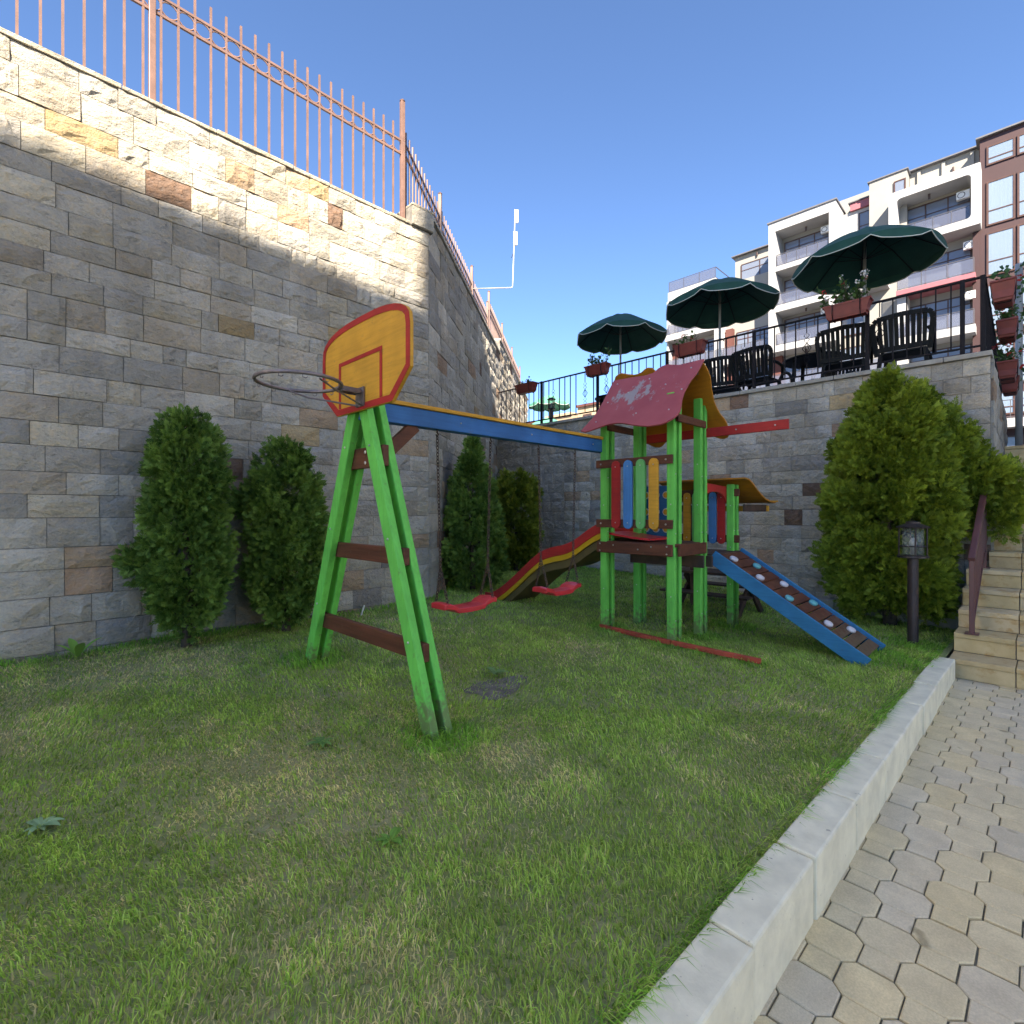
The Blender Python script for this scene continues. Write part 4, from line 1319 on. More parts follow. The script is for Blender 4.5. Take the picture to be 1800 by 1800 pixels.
# --- white picture-frame balcony
mb = MB()
def rrect(y0, y1, z0, z1, r_, n=6):
    pts = []
    for (cy, cz, a0) in ((y1 - r_, z1 - r_, 0), (y0 + r_, z1 - r_, 90), (y0 + r_, z0 + r_, 180), (y1 - r_, z0 + r_, 270)):
        for i in range(n + 1):
            t = math.radians(a0 + 90 * i / n); pts.append((cy + r_ * math.cos(t), cz + r_ * math.sin(t)))
    return pts
oo, ii = rrect(1.70, 5.87, 17.55, 20.95, .08), rrect(2.10, 5.47, 18.0, 20.48, .22)
n = len(oo)
vs = [(38.5, *p_) for p_ in oo] + [(38.5, *p_) for p_ in ii] + [(40.45, *p_) for p_ in oo] + [(40.45, *p_) for p_ in ii]
fs = []
for i in range(n):
    j = (i + 1) % n
    fs += [(i, j, n + j, n + i), (2 * n + i, 3 * n + i, 3 * n + j, 2 * n + j), (i, 2 * n + i, 2 * n + j, j), (n + i, n + j, 3 * n + j, 3 * n + i)]
mb.add(vs, fs); mb.build('balcony_frame', 'white_wall', ab)
window(2.15, 5.3, 18.02, 20.3, 40.0, 3, [.70], pane='pane')
part('wall', 'beige_wall', 39.995, 40.9, 1.9, 5.6, 17.6, 20.9)
balcony_rail(2.12, 5.45, 18.05, 18.85, 38.75, 4)
wall_lamp(39.2, 4.0, 20.46); ac_unit(39.5, 2.5, 19.7)
# --- balcony with pink fascia
part('balcony_slab', 'pink', 38.5, 40, 1.92, 5.50, 14.64, 14.91)
balcony_rail(1.98, 5.45, 14.91, 15.80, 38.58, 3)
window(2.15, 5.3, 14.93, 17.0, 40.0, 3, [.74], pane='pane')
wall_lamp(39.2, 4.0, 17.5); ac_unit(39.5, 2.2, 16.7); ac_unit(39.4, 2.25, 13.75)
part('balcony_slab', 'white_wall', 38.6, 40, 1.92, 5.50, 11.6, 12.05)
balcony_rail(1.98, 5.45, 12.05, 12.95, 38.68, 3)
window(2.15, 5.3, 12.07, 14.2, 40.0, 3, [.74], pane='pane', curtain=True)
part('wall', 'white_wall', 38.9, 39.9, 5.0, 5.5, 3, 14.63)
part('balcony_slab', 'white_wall', 38.6, 40, 1.92, 5.50, 8.7, 9.15); window(2.15, 5.3, 9.2, 11.3, 40.0, 3, [.74])
# --- maroon wing with window grid
part('wall', 'maroon', 39.5, 50, -9, 1.78, 0, 22.7)
part('roof_edge', 'roof_edge', 39.3, 50, -9.1, 1.95, 22.705, 22.79)
part('wall', 'maroon', 39.42, 39.99, 1.782, 2.08, 3, 17.5)
zb = [(21.06, 22.16), (17.64, 20.15), (14.80, 17.25), (11.66, 14.34), (8.6, 11.28), (6.9, 8.2)]
for wi, (z0, z1) in enumerate(zb):
    y = 1.50
    while y > -6:
        window(y - 1.17, y, z0, z1, 39.5, 1, [.33], fr='window_frame', pane='pane_clear', curtain=wi not in (0,), fw=.09)
        y -= 1.24
part('balcony_slab', 'white_wall', 38.6, 39.45, -6, 1.5, 6.1, 6.58); balcony_rail(-6, 1.45, 6.58, 7.6, 38.7, 16, gl=False)
y = 1.3
while y > -5:
    window(y - 1.3, y, 3.6, 5.7, 39.5, 1, [.6], fr='window_dark_frame'); y -= 1.5

# ------------------------------------------------------------------ building on the other side of the path (its shade covers the garden)
sb = thing('apartment_building', 'pale yellow apartment block behind the viewpoint whose shade covers the lawn', 'building', (-15, -15, 0))
def part2(nm, mat, *a):
    mb = MB(); mb.box(*a); return mb.build(nm, mat, sb)
YS = -15.0                               # facade line; roof heights follow from the shadow line on the stone wall
mb = MB(); mb.prism([(-23.5, -.1), (-16.62, -.1), (-16.62, 26.40), (-23.5, 26.92)], (0, -12, 0), lambda x, z: (x, YS - .02, z)); mb.build('wall', 'shop_wall', sb)
mb = MB(); mb.prism([(-23.6, 26.925), (-16.62, 26.385), (-16.62, 26.45), (-23.6, 26.99)], (0, -12.1, 0), lambda x, z: (x, YS, z)); mb.build('roof', 'roof_edge', sb)
part2('wall', 'shop_wall', -16.618, -5.0, -27, YS - .02, -.1, 29.62)
part2('roof', 'roof_edge', -16.618, -4.9, -27.1, YS, 29.622, 29.72)
def window_meshes():
    mb = MB(); mb.box(-.6, .6, -.03, .04, 0, .08); mb.box(-.6, .6, -.03, .04, 1.42, 1.5); mb.box(-.6, -.52, -.03, .04, .081, 1.419); mb.box(.52, .6, -.03, .04, .081, 1.419); mb.box(-.04, .04, -.03, .038, .081, 1.419)
    w_ = bpy.data.meshes.new('window'); w_.from_pydata(mb.v, [], mb.f); w_.materials.append(M['window_frame'])
    mb = MB(); mb.box(-.52, .52, .004, .012, .08, 1.42)
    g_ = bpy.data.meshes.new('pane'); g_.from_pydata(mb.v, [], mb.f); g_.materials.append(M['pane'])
    return w_, g_
wme, gme = window_meshes()
def put_window(root, x, y, z, rz):
    b0 = WORLD[root]
    o = bpy.data.objects.new('window', wme); o.location = (x - b0.x, y - b0.y, z - b0.z); o.rotation_euler = (0, 0, rz); col.objects.link(o); o.parent = root
    p_ = bpy.data.objects.new('pane', gme); col.objects.link(p_); p_.parent = o
for i in range(9):
    for k in range(8):
        put_window(sb, -22.4 + i * 2.05, YS - .01, 1.2 + k * 2.95, 0)
# unseen houses added to bounce sunlight into the shaded garden
bounce_wing = thing('apartment_building', 'added unseen white wing bouncing sunlight from right of the stairs', 'building', (9.6, -14, 0))
mb = MB(); mb.box(9.6, 22, -27, -3.0, -.1, 20.5); mb.build('wall', 'wing_white', bounce_wing)
mb = MB(); mb.box(9.4, 22.2, -27.2, -2.8, 20.502, 20.62); mb.build('roof', 'roof_edge', bounce_wing)
for i in range(8):
    for k in range(6):
        put_window(bounce_wing, 9.59, -4.6 - i * 2.8, 3.6 + k * 2.85, math.pi / 2)
bounce_house = thing('apartment_building', 'added unseen cream house bouncing sunlight from above the left wall', 'building', (-14, 7.2, 4))
mb = MB(); mb.box(-26, -3.2, 7.2, 18, 0, 19.0); mb.build('wall', 'shop_wall', bounce_house)
mb = MB(); mb.box(-26.2, -3.0, 7.0, 18.2, 19.002, 19.12); mb.build('roof', 'roof_edge', bounce_house)
for i in range(8):
    for k in range(4):
        put_window(bounce_house, -4.8 - i * 2.7, 7.19, 6.6 + k * 2.95, math.pi)

# ------------------------------------------------------------------ parasols
def parasol(x, y, zf, R, H, rise, rot, label, mat='canopy', group='dark green parasols on the terrace'):
    t = thing('parasol', label, 'parasol', (x, y, zf), group)
    mb = MB(); mb.tube([(x, y, zf), (x, y, zf + H - .02)], .022, 10); mb.build('pole', 'pole', t, smooth=True)
    mb = MB(); mb.lathe([(.25, 0), (.25, .05), (.05, .09), (.03, .3)], (x, y, zf + .001), 16); mb.build('base', 'roof_edge', t)
    NG, SUB, NR = 8, 6, 7
    def rp_(a, f):                       # canopy surface
        w_ = (a / (2 * math.pi) * NG) % 1.0
        edge = 1 - .055 * math.sin(math.pi * w_)
        r_ = R * f * (1 - (1 - edge) * f)
        z = zf + H - rise * (f ** 1.45) - .05 * math.sin(math.pi * w_) * f * (1 - f) * 2 + (.035 * math.sin(math.pi * w_)) * f ** 4
        return (x + r_ * math.cos(a + rot), y + r_ * math.sin(a + rot), z)
    vs = [(x, y, zf + H)]; fs = []
    n = NG * SUB
    for i in range(1, NR + 1):
        for k in range(n): vs.append(rp_(2 * math.pi * k / n, i / NR))
    val = []
    for k in range(n):                   # short valance, a flap per panel
        a = 2 * math.pi * k / n; p_ = rp_(a, 1.0)
        val.append((p_[0] + .004 * math.cos(a + rot), p_[1] + .004 * math.sin(a + rot), p_[2] - .020 - .105 * math.sin(math.pi * (k % SUB) / SUB) ** .55))
        vs.append(val[-1])
    for k in range(n): fs.append((0, 1 + k, 1 + (k + 1) % n))
    for i in range(NR):
        for k in range(n):
            a = 1 + i * n; k2 = (k + 1) % n
            fs.append((a + k, a + n + k, a + n + k2, a + k2))
    mb = MB(); mb.add(vs, fs); cn = mb.build('canopy', mat, t, smooth=False, solid=.004)
    mb = MB(); mb.tube(val, .007, 5, True); mb.build('piping', 'piping', cn)
    for k in range(NG):
        a = 2 * math.pi * k / NG
        p0 = Vector(rp_(a, .04)); p1 = Vector(rp_(a, .55)); p2 = Vector(rp_(a, .99)); dz = Vector((0, 0, -.025))
        mb = MB(); mb.tube([p0 + dz, p1 + dz, p2 + dz], .007, 5); mb.build('rib', 'iron', t)
        mb = MB(); mb.tube([(x, y, zf + H - .45), p1 + dz], .005, 5); mb.build('strut', 'iron', t)
    return t
parasol(9.28, 1.71, TF, .97, 2.60, .50, .25, 'large dark green parasol with white piping nearest the maroon wing')
parasol(9.44, 3.99, TF, 1.0, 2.62, .48, .10, 'dark green parasol in the middle of the terrace row')
parasol(9.55, 6.21, TF, .98, 2.62, .50, .30, 'dark green parasol standing against open sky')
parasol(15.3, 13.2, TF+.17, .84, 2.75, .42, .15, 'sunlit mint green parasol far behind the railing', 'canopy_sunlit', 'sunlit parasols far back')
parasol(17.5, 15.2, TF+.17, .95, 2.4, .42, .35, 'second sunlit mint green parasol low behind the railing', 'canopy_sunlit', 'sunlit parasols far back')

# ------------------------------------------------------------------ terrace chairs and tables
def make_chair(loc, label):
    t = thing('terrace_chair', label, 'chair', loc, 'black plastic chairs on the terrace')
    L = Vector(loc)
    def A(p): return tuple(L + Vector(p))
    W = .315
    def back(u, h): return (-.20 - .16 * (h - .42), u, h)       # plane of the backrest
    outline = [(-W * .88, .40), (-W * .95, .60), (-W, .76), (-W * .96, .83), (-W * .84, .865), (0, .885), (W * .84, .865), (W * .96, .83), (W, .76), (W * .95, .60), (W * .88, .40)]
    mb = MB(); pts = [A(back(u, h)) for u, h in outline]
    for a, b_ in zip(pts[:-1], pts[1:]): mb.bar(a, b_, .03, .055, (1, 0, 0))
    mb.bar(A(back(-W * .85, .47)), A(back(W * .85, .47)), .03, .06, (1, 0, 0))
    mb.build('back_frame', 'chair', t)
    for k in range(9):
        u = -W * .76 + k * W * .76 / 4
        mb = MB(); mb.bar(A(back(u * .94, .47)), A(back(u * 1.0, .87)), .012, .044, (1, 0, 0)); mb.build('slat', 'chair', t)
    mb = MB(); mb.box(L.x - .22, L.x + .24, L.y - .25, L.y + .25, L.z + .40, L.z + .43); mb.build('seat', 'chair', t, bevel=.012)
    for sx in (-1, 1):
        for sy in (-1, 1):
            mb = MB(); mb.bar(A((sx * .25, sy * .27, 0)), A((sx * .20, sy * .235, .41)), .045, .045, (0, 1, 0)); mb.build('leg', 'chair', t)
    for sy in (-1, 1):
        mb = MB(); mb.tube([A((-.23, sy * .27, .66)), A((0, sy * .29, .665)), A((.20, sy * .285, .64)), A((.225, sy * .275, .42))], [.022, .026, .024, .02], 6); mb.build('armrest', 'chair', t, smooth=True)
    return t
ch = make_chair((8.52, 1.12, TF), 'black slatted chair behind the railing nearest the right end of the terrace')
for (x, y, rz, lb) in ((8.55, 1.80, .06, 'black slatted chair below the flower box with red and white blossoms'),
                       (8.62, 3.02, -.10, 'black slatted chair between the small arch and the tower roof'),
                       (8.75, 3.62, .25, 'black slatted chair half hidden right of the red tower roof'),
                       (8.85, 5.30, -.1, 'black slatted chair peeking out left of the red tower roof'),
                       (10.2, 2.30, 2.9, 'black slatted chair on the far side of the right table'),
                       (10.3, 4.60, 3.3, 'black slatted chair on the far side of the middle table')):
    dup(ch, (x, y, TF), rz, lb)
def table(x, y, label):
    t = thing('terrace_table', label, 'table', (x, y, TF), 'round black terrace tables')
    mb = MB(); mb.lathe([(.02, 0), (.42, .0), (.44, .012), (.44, .03), (.42, .035)], (x, y, TF + .70), 24); mb.build('table_top', 'chair', t)
    for k in range(4):
        a = math.pi / 4 + k * math.pi / 2
        mb = MB(); mb.bar((x + .36 * math.cos(a), y + .36 * math.sin(a), TF), (x + .30 * math.cos(a), y + .30 * math.sin(a), TF + .70), .045, .045, (0, 1, 0)); mb.build('leg', 'chair', t)
table(9.10, 2.35, 'black table between the two right parasols'); table(9.44 - .45, 4.35, 'black table under the middle parasol'); table(9.2, 6.1, 'black table under the parasol against the sky')
# dark arch of a bent tube by the rail
mb = MB(); mb.tube([(8.30, 2.52 + .09 * math.cos(t), TZ + .06 + .17 * math.sin(t)) for t in [math.pi * i / 10 for i in range(11)]], .022, 8)
tag(mb.build('hose_loop', 'chair', smooth=True), 'small black arch standing at the foot of the railing', 'hose')
bollard(8.75, 7.5, TF, 'dark lantern lamp on the terrace beside the left planter', .72)

# low sandstone walls far behind the terrace
fw = thing('far_house', 'low sunlit sandstone houses beyond the left of the terrace', 'house', (28, 22, TZ))
for i, (x0, x1, y0, y1, zt) in enumerate(((27, 34, 21.3, 23.6, 8.0), (27.5, 34, 19.6, 21.25, 8.5), (28, 34, 18.0, 19.55, 8.9), (26, 33, 23.7, 26, 7.6))):
    mb = MB(); mb.box(x0, x1, y0, y1, TZ - 1, zt); mb.build('wall', 'far_wall', fw)
    mb = MB(); mb.box(x0 - .15, x1, y0 - .02, y1 + .02, zt + .002, zt + .16); mb.build('parapet', 'brick_red' if i % 2 else 'far_wall', fw)
    mb = MB(); mb.box(x0 - .03, x0 - .004, y0 + .5, y0 + 1.2, zt - 1.5, zt - .5); mb.build('window', 'window_dark_frame', fw)

# ------------------------------------------------------------------ plants in planters
def leaf_cloud(name, parent, centres, dirs, size, colr, mat, rs_, quad=True, jitter=.4):
    n = len(centres)
    d = dirs / np.linalg.norm(dirs, axis=1, keepdims=True)
    up = rs_.normal(size=(n, 3)); s1 = np.cross(d, up); s1 /= np.linalg.norm(s1, axis=1, keepdims=True)
    L = size * rs_.uniform(1 - jitter, 1 + jitter, (n, 1)); w_ = L * .42
    nr = np.cross(s1, d)
    v = np.stack([centres, centres + d * L * .5 + s1 * w_ + nr * L * .08, centres + d * L, centres + d * L * .5 - s1 * w_ + nr * L * .08], 1).reshape(-1, 3)
    f = np.arange(4 * n)
    c = np.repeat(np.array(colr) * rs_.uniform(.7, 1.3, (n, 1)), 4, 0)
    return bulk(name, v, f, np.full(n, 4), c, mat, parent)
def planter(x, y, z, axis, L, label, seed, red=6, white=0, tall=.22, wild=1.0, nl=150, s=1.0):
    t = thing('planter_box', label, 'planter', (x, y, z), 'red flower boxes on the terrace railing')
    rs_ = np.random.default_rng(seed)
    a = Vector((0, 1, 0)) if axis == 'y' else Vector((1, 0, 0))
    b_ = Vector((1, 0, 0)) if axis == 'y' else Vector((0, 1, 0))
    c0 = Vector((x, y, z)); h = .17 * s
    vs = []
    for (k, zz) in ((.82, 0), (1.0, h), (1.06, h), (1.06, h + .025), (.94, h + .025), (.90, .03)):
        for (sa, sb_) in ((-1, -1), (1, -1), (1, 1), (-1, 1)):
            vs.append(c0 + a * sa * L / 2 * k + b_ * sb_ * .085 * s * (k if k > .9 else k * .9) + Vector((0, 0, zz)))
    fs = [(3, 2, 1, 0), (20, 21, 22, 23)]
    for i in range(5):
        for k in range(4):
            k2 = (k + 1) % 4
            fs.append((i * 4 + k, i * 4 + k2, i * 4 + 4 + k2, i * 4 + 4 + k))
    mb = MB(); mb.add(vs, fs); mb.build('box', 'terracotta', t, bevel=.006)
    mb = MB()
    for sgn in (-.6, .6):
        p0 = c0 + a * sgn * L / 2
        mb.tube([p0 + b_ * .09 + Vector((0, 0, h)), p0 + b_ * .1 + Vector((0, 0, h * .4)), p0 + b_ * .06 + Vector((0, 0, -.01)), p0 - b_ * .06 + Vector((0, 0, -.01)), p0 - b_ * .1 + Vector((0, 0, h * .4)), p0 - b_ * .1 + Vector((0, 0, h + .03))], .006, 5)
    mb.build('bracket', 'iron', t)
    cs = []; ds = []; tips = []
    st_ = MB()
    for k in range(int(13 * wild)):
        u = rs_.uniform(-.9, .9) * L / 2
        p = np.array(c0 + a * u + Vector((0, 0, h)))
        lean = np.array([rs_.normal() * .35, rs_.normal() * .35, 1.0]); hh = tall * rs_.uniform(.5, 1.25)
        tip = p + lean * hh
        st_.tube([tuple(p), tuple((p + tip) / 2 + rs_.normal(size=3) * .012), tuple(tip)], .003, 4)
        tips.append(tip)
        m_ = max(4, int(nl / 13))
        for q_ in range(m_):
            f = rs_.uniform(.25, 1.05)
            cs.append(p + (tip - p) * f + rs_.normal(size=3) * .02); ds.append(rs_.normal(size=3) + np.array([0, 0, .3]))
    st_.build('stem', 'bark', t)
    leaf_cloud('foliage', t, np.array(cs), np.array(ds), .050, (.055, .12, .03), 'plant_leaf', rs_)
    for nm, num, mt in (('flower', red, 'flower_red'), ('flower', white, 'flower_white')):
        for k in range(num):
            p = tips[int(rs_.integers(len(tips)))] + rs_.normal(size=3) * .03
            mb = MB()
            for q_ in range(12):
                d = rs_.normal(size=3); d /= np.linalg.norm(d); e_ = np.cross(d, rs_.normal(size=3)); e_ /= np.linalg.norm(e_)
                o_ = p + d * .014
                mb.add([tuple(o_), tuple(o_ + (d + e_) * .014), tuple(o_ + d * .022), tuple(o_ + (d - e_) * .014)], [(0, 1, 2, 3)])
            mb.build(nm, mt, t)
    return t
planter(7.97, 1.66, 4.08, 'y', .52, 'long red flower box with red and white blossoms on the front railing', 5, 5, 9, .26, 1.3, 240)
planter(7.98, 3.86, 4.06, 'y', .50, 'red flower box with sparse stems above the tower roof', 6, 2, 1, .17, .8, 60)
planter(7.98, 5.70, 4.08, 'y', .48, 'red flower box with thin dark foliage left of the tower roof', 7, 0, 0, .26, 1.0, 110)
planter(7.98, 7.55, 4.05, 'y', .52, 'red flower box near the left end of the front railing', 8, 2, 0, .10, .7, 60)
planter(8.32, .17, 3.93, 'x', .42, 'uppermost hanging red planter at the right corner of the terrace', 9, 1, 0, .10, .5, 50, 1.25)
planter(9.95, .165, 3.90, 'x', .50, 'second hanging red planter on the side railing', 10, 4, 0, .20, 1.0, 150, 1.25)
planter(10.2, .165, 3.38, 'x', .50, 'low red planter with red flowers on the side railing', 12, 9, 0, .22, 1.1, 170, 1.25)
planter(11.6, .16, 3.42, 'x', .50, 'farthest low red planter on the side railing', 13, 5, 0, .14, .8, 110, 1.25)
# climbing plant on a pole
cp = thing('climbing_plant', 'leafy climber with red flowers on a grey pole right of the planters', 'climbing plant', (12.2, .06, 2.46))
mb = MB(); mb.tube([(12.2, .06, 2.46), (12.2, .06, 5.7)], .05, 10); mb.build('pole', 'pole', cp, smooth=True)
rs_ = np.random.default_rng(15); cs = []; ds = []
for k in range(520):
    z = rs_.uniform(3.6, 5.65); a = rs_.uniform(0, 6.28); r_ = .10 + abs(rs_.normal()) * .16
    cs.append((12.2 + r_ * math.cos(a), .04 + r_ * math.sin(a), z)); ds.append((math.cos(a) + rs_.normal() * .5, math.sin(a) + rs_.normal() * .5, rs_.normal() * .6))
leaf_cloud('foliage', cp, np.array(cs), np.array(ds), .085, (.06, .14, .05), 'plant_leaf', rs_)
for k in range(7):
    p = np.array(cs[k * 37]); mb = MB()
    for q_ in range(12):
        d = rs_.normal(size=3); d /= np.linalg.norm(d); e_ = np.cross(d, rs_.normal(size=3)); e_ /= np.linalg.norm(e_); o_ = p + d * .02
        mb.add([tuple(o_), tuple(o_ + (d + e_) * .025), tuple(o_ + d * .04), tuple(o_ + (d - e_) * .025)], [(0, 1, 2, 3)])
    mb.build('flower', 'flower_red', cp)

# ------------------------------------------------------------------ conifers
def spray_template():
    vs = []; fs = []
    def kite(p, q_, w_, lift):
        p = np.array(p, float); q_ = np.array(q_, float); d = q_ - p; n_ = np.array([-d[1], d[0], 0]); n_ /= np.linalg.norm(n_)
        m_ = p + d * .55; o = len(vs)
        vs.extend([p, m_ + n_ * w_ + [0, 0, lift], q_, m_ - n_ * w_ + [0, 0, lift]]); fs.append((o, o + 1, o + 2, o + 3))
    for i, y in enumerate((.05, .22, .38, .54)):
        L = .46 - .055 * i
        for sg in (-1, 1):
            kite((0, y, 0), (sg * L * .66, y + L * .78, .08 * (-1) ** i), .080, .02)
    kite((0, .40, 0), (0, 1.0, .03), .080, .02)
    return np.array(vs), np.array(fs)
STV, STF = spray_template()

def conifer(name, label, x, y, zb, ztop, prof, rx, ry, n_clump, per, size, dark, light, seed, lobes=(), group='clipped conifers against the walls', crown_lo=.06, rc=.075, trunk_r=.035):
    t = thing(name, label, 'conifer', (x, y, zb), group)
    rs_ = np.random.default_rng(seed)
    H = ztop - zb
    mb = MB()
    pts = [(x + rs_.normal() * .01, y + rs_.normal() * .01, zb - .08 + H * .72 * k / 6) for k in range(7)]
    mb.tube(pts, [trunk_r * (1.25 - k * .16) for k in range(7)], 9)
    for k in range(9):
        h = .10 + .06 * k; a = rs_.uniform(0, 6.28)
        L = .55 * (rx + ry) / 2
        mb.tube([(x, y, zb + H * h), (x + L * .5 * math.cos(a), y + L * .5 * math.sin(a), zb + H * h + L * .35), (x + L * math.cos(a), y + L * math.sin(a), zb + H * h + L * .9)], [trunk_r * .5, trunk_r * .35, trunk_r * .15], 6)
    mb.build('trunk', 'bark', t, smooth=True)
    ph = np.array([p[0] for p in prof]); pr_ = np.array([p[1] for p in prof])
    lump = VNoise(seed + 100)
    # clump centres
    hs = rs_.uniform(crown_lo, 1.0, n_clump * 4); rad = np.interp(hs, ph, pr_)
    keep = rs_.random(len(hs)) < (.25 + .75 * rad / pr_.max()); hs = hs[keep][:n_clump]; rad = rad[keep][:n_clump]
    a = rs_.uniform(0, 2 * math.pi, len(hs))
    lf = .84 + .26 * lump(a * 1.6 + 3, hs * 7 + 2)
    depth = np.where(rs_.random(len(hs)) < .30, rs_.uniform(.35, .75, len(hs)), rs_.uniform(.84, .98, len(hs)))
    rr = rad * lf * depth
    C = np.stack([x + rr * rx * np.cos(a), y + rr * ry * np.sin(a), zb + hs * H], 1)
    O = np.stack([np.cos(a) / rx, np.sin(a) / ry, np.full(len(a), .25) + .9 * np.clip((hs - .75) / .25, 0, 1)], 1)
    for (dx, dy, z, r_, m_) in lobes:
        v = rs_.normal(size=(m_, 3)); v /= np.linalg.norm(v, axis=1, keepdims=True)
        C = np.concatenate([C, np.array([x + dx, y + dy, z]) + v * r_ * rs_.uniform(.55, 1.0, (m_, 1))]); O = np.concatenate([O, v + [0, 0, .3]])
    O /= np.linalg.norm(O, axis=1, keepdims=True)
    tone = rs_.uniform(0, 1, len(C))
    n = len(C)
    off = rs_.normal(size=(n, per, 3)); off *= (rc * rs_.random((n, per, 1)) ** .5) / np.linalg.norm(off, axis=2, keepdims=True)
    off[..., 2] *= 1.15
    P = C[:, None] + off
    D = O[:, None] * .45 + off / rc * .80 + rs_.normal(size=(n, per, 3)) * .28 + np.array([0, 0, .22])
    D /= np.linalg.norm(D, axis=2, keepdims=True)
    tang = np.stack([-np.sin(np.arctan2(O[:, 1], O[:, 0])), np.cos(np.arctan2(O[:, 1], O[:, 0])), np.zeros(n)], 1)
    Nn = tang[:, None] * .8 + rs_.normal(size=(n, per, 3)) * .55
    Nn -= D * (Nn * D).sum(2, keepdims=True); Nn /= np.linalg.norm(Nn, axis=2, keepdims=True)
    Sx = np.cross(D, Nn)
    sc = size * rs_.uniform(.65, 1.3, (n, per, 1))
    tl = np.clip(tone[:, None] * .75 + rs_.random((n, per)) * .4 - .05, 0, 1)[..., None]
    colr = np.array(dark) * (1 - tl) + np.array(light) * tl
    P = P.reshape(-1, 3); D = D.reshape(-1, 3); Nn = Nn.reshape(-1, 3); Sx = Sx.reshape(-1, 3); sc = sc.reshape(-1, 1); colr = colr.reshape(-1, 3)
    V = P[:, None] + sc[:, None] * (Sx[:, None] * STV[None, :, 0:1] + D[:, None] * STV[None, :, 1:2] + Nn[:, None] * STV[None, :, 2:3])
    nv_ = len(STV); F = (np.arange(len(P)) * nv_)[:, None, None] + STF[None]
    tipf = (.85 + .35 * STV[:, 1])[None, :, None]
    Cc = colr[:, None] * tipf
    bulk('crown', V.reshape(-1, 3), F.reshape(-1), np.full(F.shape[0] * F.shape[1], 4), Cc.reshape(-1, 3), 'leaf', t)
    return t
PROF_COL = [(.0, .05), (.08, .28), (.14, .62), (.24, .90), (.36, 1.0), (.6, 1.0), (.80, .95), (.90, .80), (.96, .55), (1.0, .22)]
PROF_CONE = [(.0, .1), (.06, .7), (.2, 1.0), (.42, .92), (.6, .70), (.78, .42), (.9, .20), (1.0, .03)]
PROF_BIG = [(.0, .2), (.05, .60), (.14, .88), (.28, 1.0), (.45, 1.0), (.58, .94), (.70, .82), (.80, .68), (.88, .52), (.95, .32), (1.0, .10)]
DG, LG = (.040, .095, .014), (.20, .335, .065)
conifer('thuja', 'dark green column-shaped conifer with a tuft jutting out at its lower left', 1.09, 4.86, lz(1.09, 4.86), 2.27, PROF_COL, .275, .29, 300, 44, .062, DG, LG, 41, lobes=((-.25, .25, 1.10, .15, 18),))
conifer('thuja', 'dark green column-shaped conifer right next to the swing A-frame', 1.88, 4.86, lz(1.88, 4.86), 2.14, PROF_COL, .30, .31, 310, 44, .060, DG, LG, 42, lobes=((-.22, .22, 1.60, .15, 16),))
conifer('thuja', 'dark conical conifer in the corner behind the first swing', 4.70, 5.48, lz(4.7, 5.48), 2.50, PROF_CONE, .47, .45, 300, 44, .072, DG, LG, 43)
conifer('thuja', 'round yellow-green conifer in the shade behind the swing chains', 6.75, 6.65, lz(6.75, 6.65), 2.22, PROF_COL, .44, .44, 240, 44, .085, (.085, .125, .012), (.26, .31, .035), 44)
conifer('golden_thuja', 'large golden-green conifer beside the stairs and the bollard lamp', 7.42, 1.12, lz(7.42, 1.12), 3.06, PROF_BIG, .60, .64, 420, 76, .082, (.085, .135, .012), (.29, .37, .04), 45, group='large shrubs by the stairs',
        lobes=((-.12, .42, 1.05, .34, 26), (.26, -.36, 1.75, .36, 26), (.24, -.30, 2.25, .34, 22), (.12, -.26, 2.68, .22, 14), (.36, -.46, 2.12, .36, 30), (.46, -.70, 1.86, .34, 28), (.48, -.84, 1.48, .28, 18), (.34, -.48, 2.42, .28, 18), (.50, -1.02, 1.88, .20, 9)), crown_lo=.07, rc=.115, trunk_r=.06)

